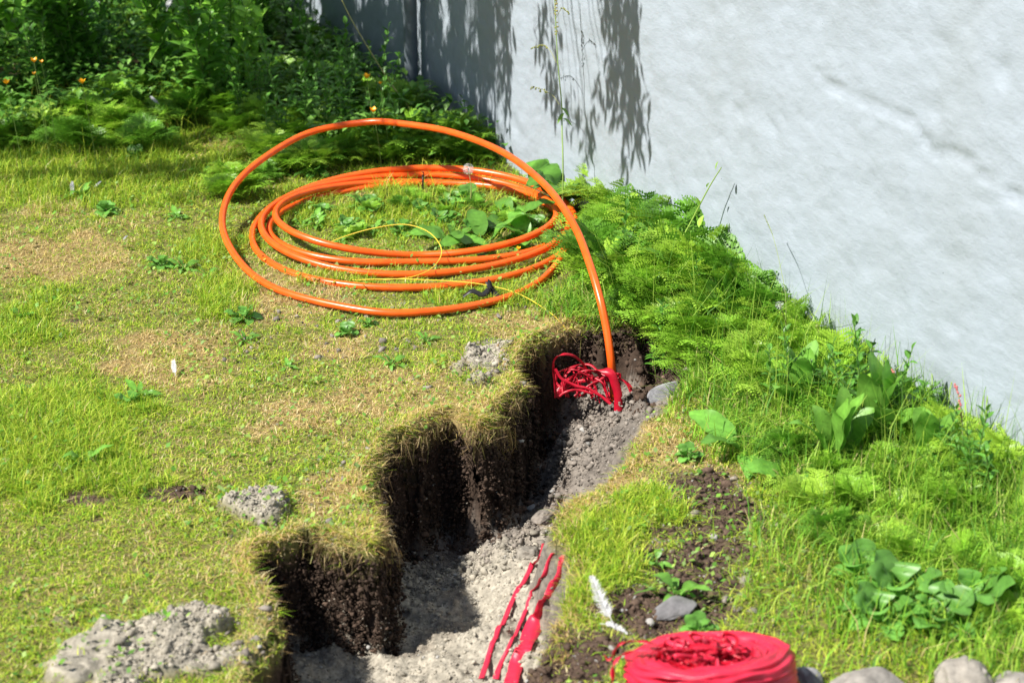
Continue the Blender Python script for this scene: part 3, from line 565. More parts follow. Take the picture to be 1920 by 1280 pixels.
# ------------------------------------------------------------------ leaves and plants
def leaf(mb, base, d, L_, wd, droop=.3, seg=6, fold=.15, wave=0.0, col=(.1, .2, .03), shape='lance', pet=0.0, cup=0.0, roll=0.0):
    base = np.asarray(base, float); d = nrm(d); side = np.cross(d, [0, 0, 1.0])
    if np.linalg.norm(side) < .15: side = np.array([1.0, 0, 0])
    side = nrm(side); up = np.cross(side, d); side = side * math.cos(roll) + up * math.sin(roll); up = np.cross(side, d)
    s = np.linspace(0, 1, seg + 1)
    prof = {'lance': np.sin(np.pi * s ** .75) ** .9, 'dock': np.sin(np.pi * np.clip(s * .97 + .03, 0, 1) ** .85) ** .62, 'oval': np.sin(np.pi * s) ** .7, 'spoon': np.clip(np.sin(np.pi * s ** 1.6), 0, 1) ** .7, 'blade': (1 - s) ** .6}[shape]
    V = []; ph_ = random.random() * 6
    for i, t in enumerate(s):
        c_ = base + d * L_ * (pet + t * (1 - pet)) - np.array([0, 0, 1.0]) * droop * L_ * t * t + up * cup * math.sin(math.pi * t) * L_
        w_ = wd / 2 * prof[i]; wv = wave * wd * math.sin(t * 15 + ph_); wv2 = wave * wd * math.sin(t * 13 + ph_ + 2)
        V += [c_ - side * w_ + up * (w_ * fold * 2 + wv), c_, c_ + side * w_ + up * (w_ * fold * 2 + wv2)]
    F = []
    for i in range(seg): a = i * 3; F += [(a, a + 1, a + 4, a + 3), (a + 1, a + 2, a + 5, a + 4)]
    cc = np.array(col) * random.uniform(.85, 1.15); cols = np.tile(cc, (len(V), 1)); cols[1::3] *= 1.25; cols *= np.repeat(1 + .10 * (np.arange(seg + 1) % 2), 3)[:, None]
    mb.add(V, F, cols)
def stem(mb, P, r0, r1, col): P = catmull(P, 4); tube(mb, P, np.linspace(r0, r1, len(P)), 5, col, cap=False)
def frond(ml, ms, base, az, L_, elev, col, dens=6):
    """twice-cut parsley leaf: stalk, paired pinnae, toothed leaflets"""
    h = np.array([math.cos(az), math.sin(az), 0]); P = []
    for t in np.linspace(0, 1, 9): P.append(base + h * L_ * math.cos(elev) * (t + .25 * t * t) / 1.1 + np.array([0, 0, 1]) * L_ * (math.sin(elev) * t - .42 * t * t))
    P = np.array(P); tube(ms, P, np.linspace(.0022, .0007, 9), 4, np.array(col) * .9, cap=False)
    def at_(t): i = min(int(t * 8), 7); u = t * 8 - i; return P[i] * (1 - u) + P[i + 1] * u, nrm(P[i + 1] - P[i])
    side0 = nrm(np.cross(h, [0, 0, 1])); 
    for j in range(dens):
        t = .38 + .6 * j / dens; c0, tn = at_(t); lp = L_ * .40 * (1 - (t - .38) / .66) ** .85 + .008
        for sg in (-1, 1):
            pd = nrm(tn * .55 + side0 * sg * .85 + np.array([0, 0, random.uniform(-.45, .35)])); up = nrm(np.cross(side0, tn)); up = up if up[2] > 0 else -up
            m_ = max(2, int(lp / .0095)); q2 = nrm(np.cross(up, pd))
            V = []; F = []; 
            for i in range(m_ + 1):
                u = i / (m_ + .3); b = c0 + pd * lp * u - np.array([0, 0, 1]) * lp * .25 * u * u
                ll = min(lp * .28, .0145) * (1 - u) ** .6 + .0055
                dirs = (-1, 1) if i < m_ else (0,)
                for s2 in dirs:
                    dd = nrm(pd * (.75 if s2 else 1) + q2 * s2 * .8); ww = nrm(np.cross(up, dd)) * min(ll * .27, .0042); e_ = up * random.uniform(-.2, .2) * ll
                    k0 = len(V); V += [b, b + dd * ll * .45 - ww, b + dd * ll + e_, b + dd * ll * .5 + ww]; F.append((k0, k0 + 1, k0 + 2, k0 + 3))
            V = np.array(V); ml.add(V, F, np.array(col) * random.uniform(.8, 1.2))
PARS = [(.24, .46, .035), (.34, .55, .05), (.15, .35, .03)]
DOCK = (.11, .27, .035)
PROTO = {}
def instance(kind, loc, rz=0, s=1.0, label=None, group=None, tilt=(0, 0)):
    if kind.startswith(('parsley', 'shrub')) and math.hypot(loc[0] + .372, loc[1] - 7.215) < ((.66 + .10 * s if loc[0] > .1 else .74 + .20 * s) if kind[0] == 'p' else .85) and s > .45: return None
    src, fresh = PROTO[kind]
    if fresh: o = src; PROTO[kind] = (src, False)
    else: o = copy_tree(src)
    o.location = tuple(loc); o.rotation_euler = (tilt[0], tilt[1], rz); o.scale = (s, s, s)
    if label: o['label'] = label
    if group: o['group'] = group
    elif 'group' in o: del o['group']
    return o
def make_parsley(i, l0=.18, l1=.30, e0=42, e1=82):
    col = PARS[i % 3]; t = thing('cow_parsley', 'cow parsley', 'weed'); ml = MB(); ms = MB()
    for k_ in range(14):
        a = k_ * 2.4 + random.random(); frond(ml, ms, np.array([random.uniform(-.015, .015), random.uniform(-.015, .015), 0]), a, random.uniform(l0, l1), R(random.uniform(e0, e1)), np.array(col) * random.uniform(.85, 1.15))
    kid(t, ml.build('leaves', M_leaf, t)); kid(t, ms.build('stalks', M_stem, t)); PROTO['parsley%d' % i] = (t, True)
def make_willow(i, H_, leafL, col):
    t = thing('leafy_shrub', 'leafy shrub', 'shrub'); ml = MB(); ms = MB()
    for s_ in range(4):
        a = random.uniform(0, 6.28); ln = random.uniform(.05, .25); b = np.array([random.uniform(-.06, .06), random.uniform(-.06, .06), 0]); h = H_ * random.uniform(.65, 1.1)
        P = [b + np.array([math.cos(a) * ln * u * u * h, math.sin(a) * ln * u * u * h, h * u]) for u in np.linspace(0, 1, 5)]; stem(ms, P, .005, .002, (.12, .22, .05)); Q = catmull(P, 6)
        nl = int(h / .022)
        for q in range(nl):
            u = .08 + .92 * q / nl; c_ = Q[min(int(u * (len(Q) - 1)), len(Q) - 1)]; az = q * 2.4 + random.random() * .5; el = R(random.uniform(5, 50) + 25 * u)
            leaf(ml, c_, (math.cos(az) * math.cos(el), math.sin(az) * math.cos(el), math.sin(el)), leafL * random.uniform(.7, 1.2) * (1.15 - .5 * u), leafL * .30, random.uniform(.1, .5), 4, .2, 0, np.array(col) * random.uniform(.8, 1.25), 'lance')
    kid(t, ml.build('leaves', M_leaf, t)); kid(t, ms.build('stems', M_stem, t)); PROTO['shrub%d' % i] = (t, True)
def make_dock(kind, n, L0, L1, el0, el1, wd=.36, shape='dock', col=DOCK, spread_=6.28, a0=0, wave=.06, droop=(.12, .5)):
    t = thing('dock_plant', 'dock', 'weed')
    for k_ in range(n):
        az = a0 + spread_ * (k_ + .3 * random.random()) / n; el = R(random.uniform(el0, el1)); L_ = random.uniform(L0, L1); ml = MB()
        d = (math.cos(az) * math.cos(el), math.sin(az) * math.cos(el), math.sin(el)); cc = np.array(col) * random.uniform(.8, 1.2)
        leaf(ml, (0, 0, 0), d, L_, L_ * wd, random.uniform(*droop), 16, .10, wave, cc, shape, pet=.22, cup=.03, roll=random.uniform(-.5, .5))
        tube(ml, [np.array(d) * L_ * .24 * u for u in (0, .5, 1)], .0028, 5, cc * 1.2, cap=False)
        kid(t, ml.build('leaf', M_leaf, t, True))
    PROTO[kind] = (t, True)
for i in range(4): make_parsley(i)
for i in (4, 5): make_parsley(i, .26, .40, 58, 86)
make_willow(0, .75, .14, (.12, .30, .03)); make_willow(1, .9, .16, (.20, .42, .045)); make_willow(2, .5, .10, (.09, .24, .03))
make_dock('dock_big', 15, .15, .28, 15, 65, .46, wave=.10); make_dock('dock_low', 6, .18, .28, 12, 40, .34); make_dock('dock_up', 7, .20, .32, 55, 85, .27, droop=(.05, .3), col=(.15, .33, .045))
make_dock('round_leaf', 14, .05, .10, 20, 65, .5, 'spoon', (.13, .32, .05), droop=(.1, .5)); make_dock('dandelion_leaf', 8, .06, .12, 15, 55, .26, 'lance', (.13, .30, .04), droop=(.2, .6))

# small lawn weeds
LAB = 'small flat leaved weed growing in the short lawn'; k_ = 0
for px, py, s_ in [(300, 500, .8), (390, 520, .8), (345, 505, .9), (650, 628, .7), (735, 685, .8), (260, 745, .9), (245, 760, .8), (160, 870, 1.1), (640, 455, .6), (455, 600, .9), (540, 690, .5), (800, 640, .6), (690, 610, .5), (40, 600, .9), (330, 410, .8), (200, 400, .9), (150, 370, 1.0), (100, 300, 1.0), (250, 300, 1.0), (380, 330, .9),
                   (560, 395, .9), (700, 405, .8), (610, 400, .8), (460, 640, .7), (1290, 860, .7), (1190, 990, .6), (1230, 1060, .8), (1310, 1190, .8), (480, 350, 1), (520, 330, 1.1), (590, 330, 1.1)]:
    p = at(px, py); instance('round_leaf' if k_ % 3 == 0 else 'dandelion_leaf', p, random.uniform(0, 6), s_, LAB, 'small weeds in the lawn'); k_ += 1
# parsley thicket along the wall, right of the coil
LAB = 'bright green cow parsley in the thicket between the orange coil and the wall'
for px, py, s_ in [(1095, 470, 1.0), (1120, 520, .9), (1150, 480, 1.1), (1180, 540, 1.1), (1210, 500, 1.1), (1240, 560, 1.2), (1270, 530, 1.1), (1300, 590, 1.2), (1340, 560, 1.1), (1190, 600, .9), (1250, 640, 1.0), (1310, 660, 1.1), (1350, 640, 1.0), (1390, 690, .9), (1350, 700, .8), (1290, 690, .8), (1230, 600, 1.1), (1165, 440, 1.0), (1200, 460, 1.0),
                   (1290, 620, 1.0), (1370, 610, .9), (1260, 590, 1.0), (1140, 430, .9), (1400, 640, .9), (1430, 700, .9), (1110, 440, .8), (1320, 640, 1.1)]:
    p = at(px, py); instance('parsley%d' % random.randrange(4), p, random.uniform(0, 6), s_ * .95, LAB, 'cow parsley between the coil and the wall')
# fern-like weeds behind the coil, in half shade
LAB = 'fern-like cow parsley in the half shade behind the orange coil'
for i in range(120):
    y_ = random.uniform(7.98, 9.2); x_ = random.uniform(-2.0, .15) if i < 95 else random.uniform(-2.9, -1.6)
    if dw(x_, y_) < .12 or (y_ < 8.3 and x_ < -1.1): continue
    instance('parsley%d' % random.randrange(4), (x_, y_, float(Hq(x_, y_))), random.uniform(0, 6), random.uniform(.7, 1.15), LAB, 'cow parsley behind the coil')
p = at(75, 262); instance('parsley1', p, 1.0, 1.15, 'cow parsley with pale sunlit fronds near the left edge under the yellow flowers')
p = at(1000, 345); instance('parsley2', p, 2.0, 1.15, 'cow parsley with upright fronds standing against the wall above the coil')
# leafy shrubs at the back
LAB = 'tall leafy green shrub with narrow leaves at the back of the lawn'
for i in range(110):
    y_ = random.uniform(9.0, 11.8); x_ = random.uniform(-3.9, W0[0] + (y_ - W0[1]) * WT[0] / WT[1] - .25)
    if y_ < 9.5 and x_ > -1.2 and random.random() < .5: continue
    instance('shrub%d' % random.randrange(3), (x_, y_, float(Hq(x_, y_))), random.uniform(0, 6), random.uniform(.75, 1.2), LAB, 'leafy shrubs at the back', (random.uniform(-.4, .4), random.uniform(-.4, .4)))
# ground cover under them
mb = MB()
for i in range(17000):
    y_ = random.uniform(8.1, 11.6); x_ = random.uniform(-3.6, W0[0] + (y_ - W0[1]) * WT[0] / WT[1] - .02)
    if y_ < 8.5 + .35 * math.sin(x_ * 3) and x_ < -.9: continue
    el = R(random.uniform(0, 60)); az = random.uniform(0, 6.28); z_ = float(0) + random.uniform(.02, .20)
    l_ = random.uniform(.025, .075); leaf(mb, (x_, y_, z_), (math.cos(az) * math.cos(el), math.sin(az) * math.cos(el), math.sin(el)), l_, l_ * .5, .3, 2, .15, 0, np.array(random.choice([(.10, .26, .03), (.16, .33, .05), (.07, .18, .025)])), 'oval')
tag(mb.build('ground_cover', M_leaf), 'low leafy ground cover under the shrubs at the back', kind='stuff')
LAB = 'cow parsley standing close against the foot of the bright wall'
for i in range(95):
    t_ = U(.15, 3.7); o_w = U(.06, .34); q = W0 + WT * t_ + WN * o_w
    instance('parsley%d' % random.randrange(4), (q[0], q[1], float(Hq(q[0], q[1]))), random.uniform(0, 6), random.uniform(.95, 1.55) * (1 - .1 * t_), LAB, 'cow parsley at the foot of the wall')
LAB = 'low leafy weed in the shade where the wall meets the shrubs'
for i in range(70):
    t_ = U(-3.6, .1); o_w = U(.08, .9); q = W0 + WT * t_ + WN * o_w
    instance('parsley%d' % random.randrange(4) if i % 3 else 'shrub2', (q[0], q[1], float(Hq(q[0], q[1]))), random.uniform(0, 6), random.uniform(.9, 1.4) * (1 if i % 3 else .6), LAB, 'weeds at the shaded foot of the wall')
LAB = 'young leafy plant with narrow leaves among the weeds before the bright wall'
for i in range(16):
    t_ = U(.2, 3.4); o_w = U(.06, .4); q = W0 + WT * t_ + WN * o_w
    instance('shrub2', (q[0], q[1], float(Hq(q[0], q[1]))), random.uniform(0, 6), random.uniform(.45, .7), LAB, 'young leafy plants before the wall')
LAB = 'low fern-like weed close behind the back of the orange coil'
for i in range(46):
    a = R(U(18, 165)); rr_ = U(.90, 1.12); x_, y_ = -.372 + math.cos(a) * rr_, 7.215 + math.sin(a) * rr_
    if dw(x_, y_) < .05: continue
    instance('parsley%d' % random.randrange(4), (x_, y_, float(Hq(x_, y_))), random.uniform(0, 6), random.uniform(.55, .8), LAB, 'weeds close behind the coil')
LAB = 'small weed growing up through the grass inside the orange coil'
for i in range(44):
    a = R(U(-10, 190)); rr_ = .5 * math.sqrt(U(.02, 1)); x_, y_ = -.372 + math.cos(a) * rr_, 7.215 + math.sin(a) * rr_
    kd = ['parsley%d' % random.randrange(4), 'dandelion_leaf', 'round_leaf'][i % 3]
    instance(kd, (x_, y_, float(Hq(x_, y_))), random.uniform(0, 6), random.uniform(.28, .44) if i % 3 == 0 else random.uniform(.7, 1.1), LAB, 'weeds inside the coil')
LAB = 'tall upright cow parsley overlapping the bright wall'
for px, py, s_ in [(1130, 410, .9), (1165, 440, .9), (1205, 470, 1.0), (1235, 500, 1.1), (1270, 520, 1.2), (1300, 550, 1.25), (1330, 575, 1.2), (1360, 600, 1.2), (1395, 620, 1.1), (1430, 650, 1.0), (1470, 680, .9), (1520, 710, .85), (1290, 580, 1.1), (1350, 630, 1.0), (1250, 540, 1.0), (1570, 745, .85), (1640, 790, .8), (1700, 830, .8), (1760, 870, .75), (1850, 925, .8)]:
    instance('parsley%d' % random.choice((4, 5)), at(px, py), random.uniform(0, 6), s_ * 1.15, LAB, 'tall cow parsley before the wall')
# docks
def D(kind, px, py, s_, lab, rz=None, tilt=(0, 0)): return instance(kind, at(px, py), random.uniform(0, 6) if rz is None else rz, s_, lab, None, tilt)
D('dock_big', 1060, 385, 1.45, 'big leaved dock against the wall, left of the tall thin flower stalk')
D('dock_big', 1230, 440, 1.0, 'large dock in the cow parsley between the riser and the wall', 2.2)
D('dock_big', 1165, 400, 1.45, 'big leaved dock against the wall, right of the tall thin flower stalk', 1.2)
D('dock_low', 905, 462, 1.0, 'dock with broad dark leaves growing inside the orange coil', .5)
D('dock_low', 1000, 455, .8, 'smaller dock under the right side of the orange coil', 2.0)
D('dock_up', 1350, 640, 1.2, 'upright dock with pointed leaves at the right end of the cow parsley', 1)
D('dock_up', 1640, 850, 1.4, 'tall upright dock with a dark leaf standing against the wall')
D('dock_up', 1570, 880, 1.2, 'pale upright dock among the long grass')
D('dock_up', 1490, 780, 1.15, 'narrow leaved dock between the grass and the straw coloured turf')
D('dock_low', 1400, 850, .9, 'dock with a single broad leaf spread over the dry turf', 2.4)
D('dock_low', 1490, 900, .75, 'wilting dock with drooping pale leaves at the edge of the soil', 3.4)
D('dock_up', 1740, 900, 1.1, 'dock half hidden in the feathery weeds by the wall')
D('round_leaf', 1690, 1130, 1.9, 'round leaved weed in the long grass above the boulders')
D('round_leaf', 1760, 1180, 1.7, 'round leaved weed hanging over the domed boulder')
D('dock_low', 850, 455, .85, 'dock leaves lying flat in the middle of the orange coil', 3.6)
D('dock_low', 960, 415, .9, 'dock behind the flat ones under the back of the orange coil', 5.0)
D('round_leaf', 1820, 1150, 2.0, 'round leaved weed nearest the wall at the lower right')
D('round_leaf', 1620, 1090, 1.5, 'round leaved weed farthest up the bank in the long grass')
D('round_leaf', 1650, 1170, 1.5, 'round leaved weed in the grass nearest the red tape roll')
D('dandelion_leaf', 1270, 1120, 1.3, 'small weed with upright leaves on the soil by the flat stone')
for px, py in [(1560, 900), (1650, 900), (1700, 1060), (1780, 1060), (1480, 860), (1900, 1120), (1870, 1180), (1520, 960), (1600, 960), (1680, 980), (1760, 1000), (1850, 960), (1880, 1040), (1720, 920), (1800, 900), (1640, 1030), (1830, 1080), (1560, 1010), (1500, 740), (1560, 800), (1450, 720), (1610, 830)]:
    instance('parsley%d' % random.randrange(4), at(px, py), random.uniform(0, 6), random.uniform(.5, .75), 'feathery green weed in the long grass on the bank', 'feathery weeds on the bank')

# slender single plants
def slender(name, label, cat, P, r0, r1, col):
    P = np.array(P); t = thing(name, label, cat, P[0]); ms = MB(); stem(ms, P - P[0], r0, r1, col); ms.build('stem', M_stem, t, True); return t, P[0]
def blobs(t, pts, r, col, name, m=None):
    mb = MB()
    for q in pts: mb.add(IV * r * random.uniform(.6, 1.2) + np.asarray(q), IF, np.array(col) * random.uniform(.8, 1.2))
    mb.build(name, m or M_petal, t)
ws = lambda px, py, o=.10: GW(px, py) + np.append(WN, 0) * o
# tall stalk against the wall
P = [ws(1122, 300, .16), ws(1112, 240, .14), ws(1103, 190, .12), ws(1096, 110, .12), ws(1091, 0, .12), ws(1088, -60, .12)]
P.insert(0, np.array([P[0][0], P[0][1], 0])); t, o3 = slender('sorrel_stalk', 'tall thin green flower stalk standing in front of the wall shadow', 'weed', P, .0035, .0018, (.28, .42, .12))
for pl in [[(1094, 112), (1082, 90), (1068, 78), (1045, 84)], [(1099, 190), (1085, 172), (1062, 160), (1044, 156)], [(1092, 30), (1105, 10), (1118, 18)]]:
    Q = [ws(a, b, .12) - o3 for a, b in pl]; ms = MB(); stem(ms, Q, .0013, .0008, (.35, .35, .12)); cq = catmull(Q, 6)
    tp_ = ms.build('side_stem', M_stem, t); blobs(t, [q + rng.normal(0, .003, 3) - (0, 0, .004) for q in cq[len(cq) // 2:] for _ in range(2)], .0035, (.28, .30, .08), 'seeds')
blobs(t, [ws(1093 + random.uniform(-3, 3), random.uniform(-10, 60), .12) - o3 for _ in range(26)], .004, (.38, .33, .12), 'seeds')
ml = MB()
for px, py, dx_ in [(1103, 195, .5), (1108, 205, -.4), (1106, 215, .9)]: leaf(ml, ws(px, py, .12) - o3, (dx_, -.3, -.3), .04, .022, .5, 4, .1, .05, (.16, .30, .05), 'oval')
ml.build('leaf', M_leaf, t)
# leafy stalk with its shadow beside it
P = [ws(1335, 470, .16), ws(1345, 400, .10), ws(1362, 345, .07), ws(1380, 310, .06)]; P.insert(0, np.array([P[0][0] - .02, P[0][1], 0]))
t, o3 = slender('leafy_stalk', 'yellow-green leafy stalk rising above the cow parsley against the bright wall', 'weed', P, .004, .0018, (.30, .45, .08))
for px, py, d, L_ in [(1352, 378, (-.4, -.2, .9), .055), (1366, 345, (.25, -.3, .9), .03), (1383, 312, (.2, 0, 1), .04), (1335, 460, (-.7, -.3, .5), .09), (1342, 440, (.7, -.4, .6), .09), (1350, 420, (.3, .2, .9), .06), (1338, 480, (.9, -.4, .2), .10)]:
    ml = MB(); leaf(ml, ws(px, py, .09) - o3, d, L_, L_ * .42, .2, 6, .2, .03, (.28, .47, .06), 'lance'); ml.build('leaf', M_leaf, t, True)
# pink sorrels
for nm, lab, pl, hd in [('sorrel', 'bent sorrel with a nodding pink flower head before the wall', [(1775, 930), (1782, 850), (1782, 770), (1775, 710), (1762, 680), (1748, 675), (1738, 695)], (1738, 1762, 676, 700)),
                        ('sorrel', 'thin upright sorrel with a small pink head nearest the right edge', [(1888, 900), (1892, 830), (1892, 770), (1885, 720), (1880, 702)], (1876, 1890, 700, 730))]:
    off = .17; P = [GW(*q) + np.append(WN, 0) * off for q in pl]; P.insert(0, np.array([P[0][0], P[0][1], 0])); t, o3 = slender(nm, lab, 'weed', P, .0024, .0014, (.26, .34, .12))
    blobs(t, [GW(a, b) + np.append(WN, 0) * off - o3 for a, b in (catmull([(q[0], q[1]) for q in pl[-3:]], 9)[::1] + rng.normal(0, 1.6, (19, 2)))], .0042, (.62, .17, .18), 'flowers')
# straw stem at top left, grass stalk at right
P = [G(782, 222, .10), G(735, 160, .22), G(690, 90, .36), G(655, 30, .50), G(632, -20, .62)]; P.insert(0, P[0] + np.array([.03, .02, -.09]))
slender('straw_stem', 'long bare yellow stem arching over the shrubs in front of the drainpipe', 'weed', P, .0032, .0020, (.46, .44, .14))
P = [ws(1545, 560, .15), ws(1525, 490, .13), ws(1500, 430, .11), ws(1480, 396, .1)]; P.insert(0, np.array([P[0][0], P[0][1], 0])); t, o3 = slender('grass_stalk', 'single flowering grass stalk leaning left in front of the bright wall', 'grass stalk', P, .0012, .0008, (.28, .36, .12))
blobs(t, [q for q in catmull([p_ - o3 for p_ in P[-2:]], 12)], .0022, (.22, .27, .09), 'seeds')
# dandelion heads
def clock(label, c0, foot, r, full=True):
    P = [foot, (np.array(foot) + c0) / 2 + np.array([.01, 0, .01]), c0]; t, o3 = slender('dandelion_clock', label, 'dandelion', P, .0022, .0018, (.30, .26, .10)); mb = MB(); cc = np.array(c0) - o3
    for i in range(170 if full else 60):
        d = nrm(rng.normal(0, 1, 3)); e_ = nrm(np.cross(d, rng.normal(0, 1, 3))); q = cc + d * r * .8
        for k3 in range(6):
            a = k3 * 1.047; f = nrm(e_ * math.cos(a) + np.cross(d, e_) * math.sin(a) + d * .45); s3 = np.cross(f, d) * .0003; mb.add([q - s3, q + s3, q + f * r * .26], [(0, 1, 2)], (.8, .8, .8))
        s3 = e_ * .0003; mb.add([cc - s3, cc + s3, q], [(0, 1, 2)], (.8, .8, .8))
    mb.build('seed_head', M_white, t); blobs(t, [cc], .005, (.25, .2, .1), 'core')
clock('white dandelion clock between the raised orange loop and the coil', G(878, 317, .16), at(880, 395), .026)
clock('ragged dandelion seed head in the long grass by the wall', G(1462, 572, .26), at(1485, 690), .016, False)
P = [at(1560, 690), G(1550, 660, .1), G(1532, 612, .19)]; t, o3 = slender('dandelion_bud', 'closed green dandelion bud on a brown stem before the wall', 'dandelion', P, .002, .0018, (.30, .24, .12)); mb = MB(); mb.add(IV * np.array([.007, .007, .010]) + (P[-1] - o3), IF, (.20, .26, .06)); mb.build('bud', M_petal, t, True)
# buttercups
for lab, px, py, z_ in [('yellow flower at the very left edge', 12, 158, .42), ('open yellow flower between the shrubs and the fern fronds on the left', 154, 157, .42), ('left one of two yellow flowers side by side', 64, 117, .45), ('right one of two yellow flowers side by side', 78, 118, .45), ('lowest small yellow bud flower under the pair', 64, 140, .42), ('yellow flower against the shaded wall, left of the drainpipe', 688, 147, .38), ('yellow flower just right of the bare stem by the shaded wall', 713, 158, .36), ('orange tinged flower low behind the raised orange loop', 700, 210, .3), ('faded yellow flower on the grass inside the right end of the coil', 972, 468, .06)]:
    c0 = G(px, py, z_); P = [np.array([c0[0] + .03, c0[1] + .02, 0]), c0 * .5 + np.array([c0[0] * .5 + .02, c0[1] * .5, 0]), c0]; t, o3 = slender('buttercup', lab, 'flower', P, .0016, .0012, (.2, .32, .08)); s_ = .6 if 'bud' in lab or 'faded' in lab or 'right' in lab else 1.0
    for k3 in range(5):
        a = k3 * 1.2566 + px; ml = MB(); leaf(ml, c0 - o3, (math.cos(a) * .8, math.sin(a) * .8 - .2, .55), .022 * s_, .019 * s_, -.3, 4, .15, 0, (.85, .42, .01), 'oval'); ml.build('petal', M_petal, t, True)
# feathers
def feather(label, p, L_, az, el, curve=.2, fluffy=1.0):
    t = thing('feather', label, 'feather', p); mb = MB(); d = np.array([math.cos(az) * math.cos(el), math.sin(az) * math.cos(el), math.sin(el)]); sd_ = nrm(np.cross(d, [.1, -.4, 1.0])); up = np.cross(sd_, d)
    Q = [d * L_ * u + sd_ * curve * L_ * u * u for u in np.linspace(0, 1, 12)]; ms = MB(); tube(ms, Q, np.linspace(.0011, .0003, 12), 5, (.6, .5, .4)); ms.build('quill', M_white, t)
    for i in range(150):
        u = random.uniform(.18, 1); c_ = d * L_ * u + sd_ * curve * L_ * u * u; wd = L_ * .16 * math.sin(math.pi * min(1, u * .85 + .1)) ** .6
        for sg in (-1, 1):
            f = nrm(d * .8 + sd_ * sg + up * random.uniform(-.3, .3) * fluffy + rng.normal(0, .18 * fluffy, 3)); e2 = c_ + f * wd * random.uniform(.7, 1.2); s3 = d * .0008; mid = (c_ + e2) / 2 + up * .002
            mb.add([c_ - s3, c_ + s3, mid + s3, mid - s3, e2], [(0, 1, 2, 3), (3, 2, 4)], (1, 1, 1))
    mb.build('vane', M_white, t); return t
a = at(1152, 1185, .02); b = G(1100, 1078, .10)
dv = b - a; feather('white fluffy feather stuck upright beside the green tuft near the red roll', a, np.linalg.norm(dv) * .95, math.atan2(dv[1], dv[0]), math.asin(dv[2] / np.linalg.norm(dv)), .08, 1.5)
feather('curled scrap of white down at the foot of the upright feather', at(1125, 1178, .015), .07, -.1, .1, .5, 2.0)
feather('pale grey feather lying on the open lawn', at(330, 712, .015), .075, 1.9, .35, .1)
feather('white feather standing in the longer grass at the left', at(138, 372, .02), .075, 1.9, .45, .1)
feather('small white feather right of the upright one in the longer grass', at(176, 362, .02), .05, 1.1, .4, .1)
feather('tiny tuft of white down on the lawn left of the orange coil', at(232, 460, .02), .03, 1.4, .4, .3, 2)
feather('white feather caught in the shrubs at the top edge', G(312, 22, .45), .12, 1.4, .7, .1, 1.2)
feather('white feather low in the shrubs above the shaded grass', G(298, 195, .15), .07, 2.4, .3, .1, 1.2)

# ------------------------------------------------------------------ the tree outside the frame that shades the back
tr = thing('garden_tree', 'tree with drooping narrow leaves whose branches shade the wall and shrubs', 'tree', (-5.8, 7.6, 0)); o4 = np.array([-5.8, 7.6, 0])
mb = MB(); tube(mb, catmull([(0, 0, -.1), (.05, .05, 1.2), (.3, .2, 2.4), (.6, .5, 3.4), (.8, .9, 4.4)], 6), np.linspace(.16, .05, 25), 12, cap=False); mb.build('trunk', M_bark, tr, True)
tips = []
def twig(P0, ln): tips.append((np.array(P0, float), ln))
for px, py, t0, ln, cnt in [(1022, 60, 1.75, .16, 3), (1035, 150, 1.75, .18, 3), (1150, -10, 1.75, .16, 5), (1185, 10, 1.75, .14, 4), (1180, 75, 1.8, .14, 4), (1155, 105, 1.75, .13, 3), (1175, 150, 1.75, .15, 4), (1200, 195, 1.75, .13, 3), (1165, 215, 1.8, .14, 3), (1190, 255, 1.8, .13, 3), (1110, 250, 1.8, .14, 2), (1075, 215, 1.8, .12, 2), (1130, 180, 1.8, .12, 2), (940, 20, 1.8, .35, 6), (900, 40, 1.9, .4, 9), (850, 60, 1.9, .4, 10), (800, 60, 2., .4, 10), (740, 60, 2., .4, 10), (690, 60, 2., .4, 10), (640, 60, 2., .4, 10), (880, 160, 1.9, .35, 7), (820, 170, 2., .35, 7), (930, 120, 1.85, .25, 4), (740, 160, 2., .35, 6), (850, 240, 1.9, .3, 6), (910, 250, 1.85, .25, 5), (790, 230, 1.9, .3, 6), (600, 40, 2.1, .4, 8), (550, 60, 2.1, .4, 6)]:
    for _ in range(int(cnt * 1.6)):
        q = GW(px + random.uniform(-16, 16), py + random.uniform(-30, 20)) + SUN * (t0 + random.uniform(-.1, .25)); q[2] += ln * .5; twig(q, ln * random.uniform(.7, 1.2))
for _ in range(150):
    g_ = np.array([random.uniform(-2.4, .0), random.uniform(8.2, 10.2), .1]); q = g_ + SUN * random.uniform(2.6, 3.6)
    if vn(g_[0], g_[1], 1.6, 4) < -.05 and g_[0] < -.9: continue
    twig(q, random.uniform(.3, .55))
for _ in range(60):
    g_ = np.array([random.uniform(-1.7, .1), random.uniform(7.95, 9.0), .1]); twig(g_ + SUN * random.uniform(2.6, 3.4), random.uniform(.2, .45))
for _ in range(45):
    g_ = np.array([random.uniform(-2.3, -.7), random.uniform(9.0, 10.6), .3]); twig(g_ + SUN * random.uniform(2.4, 3.2), random.uniform(.3, .5))
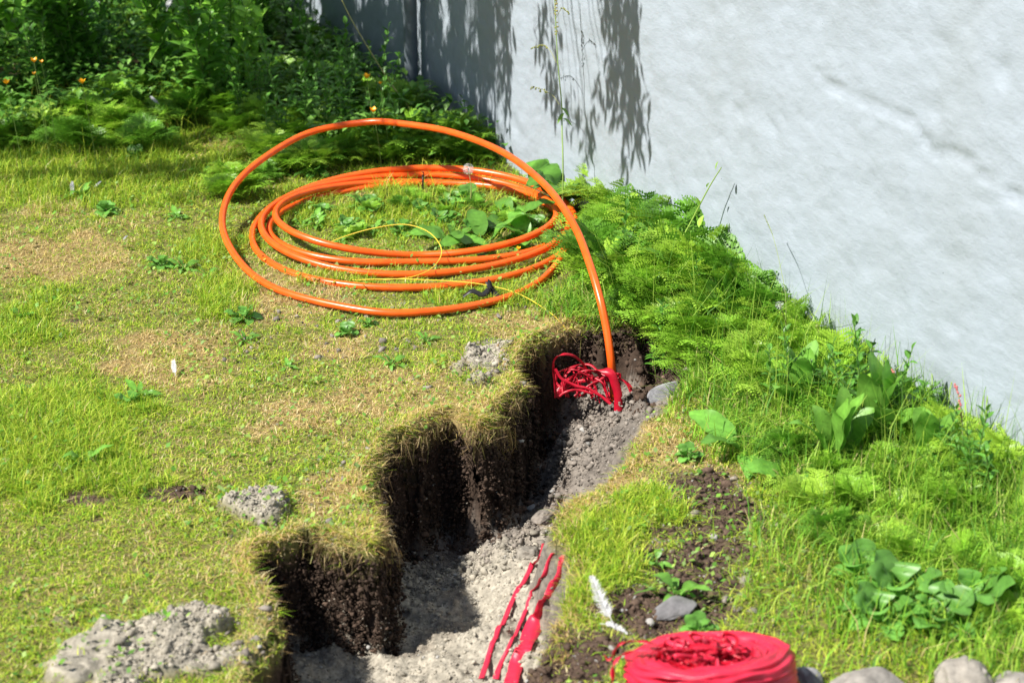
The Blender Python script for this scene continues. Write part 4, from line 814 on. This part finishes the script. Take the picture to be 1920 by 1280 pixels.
for _ in range(12):
    g_ = np.array([random.uniform(-2.4, -1.2), random.uniform(7.7, 8.3), .1]); twig(g_ + SUN * random.uniform(2.8, 3.4), random.uniform(.2, .4))
for _ in range(45): twig(np.array([random.uniform(-7, -4.6), random.uniform(7.2, 9.4), random.uniform(2.8, 4.8)]), random.uniform(.3, .6))
ml = MB(); ms = MB(); nodes = [np.array([.6, .5, 3.2]), np.array([.3, .2, 2.4]), np.array([.8, .9, 4.3])]
limbs = []
for tgt in [(-2.0, 6.9, 4.2), (-1.5, 7.4, 4.3), (-2.3, 7.6, 4.2), (-3.1, 6.6, 3.6), (-1.9, 8.2, 4.5), (-2.6, 8.8, 4.0), (-3.2, 8.2, 3.9), (-6.6, 8.6, 4.4), (-6.5, 7.0, 4.0)]:
    a = nodes[len(limbs) % 3]; b = np.array(tgt) - o4; Pm = catmull([a, a * .55 + b * .45 + (0, 0, .35), b], 8); tube(ms, Pm, np.linspace(.05, .014, len(Pm)), 7, cap=False); limbs.append(Pm)
LP = np.concatenate(limbs)
for P0, ln in tips:
    q = P0 - o4; bad = row_of(P0 - np.array([0, 0, ln * 1.1]))[0] > -25
    if bad: q = q + SUN * .35
    if row_of(q + o4 - np.array([0, 0, ln * 1.1]))[0] > -25: continue
    j = LP[np.argmin(np.linalg.norm(LP - (q + (0, 0, .15)), axis=1))]
    tube(ms, catmull([j, (j + q) / 2 + (0, 0, .1), q], 4), np.linspace(.006, .0015, 9), 4, cap=False)
    e_ = q - np.array([random.uniform(-.1, .1) * ln, random.uniform(-.1, .1) * ln, ln]); tw_ = catmull([q, (q + e_) / 2 + rng.normal(0, .03, 3), e_], 6); tube(ms, tw_, np.linspace(.004, .0015, len(tw_)), 4, cap=False)
    for _ in range(int(ln * 95)):
        c_ = tw_[random.randrange(len(tw_))] + rng.normal(0, .018, 3); az = random.uniform(0, 6.28); L_ = random.uniform(.05, .085)
        leaf(ml, c_, (math.cos(az) * .55, math.sin(az) * .55, -.75), L_, L_ * .34, .1, 3, .15, 0, (.10, .22, .03), 'lance')
mb_ = ms.build('branches', M_bark, tr, True); ml.build('crown', M_leaf, tr)
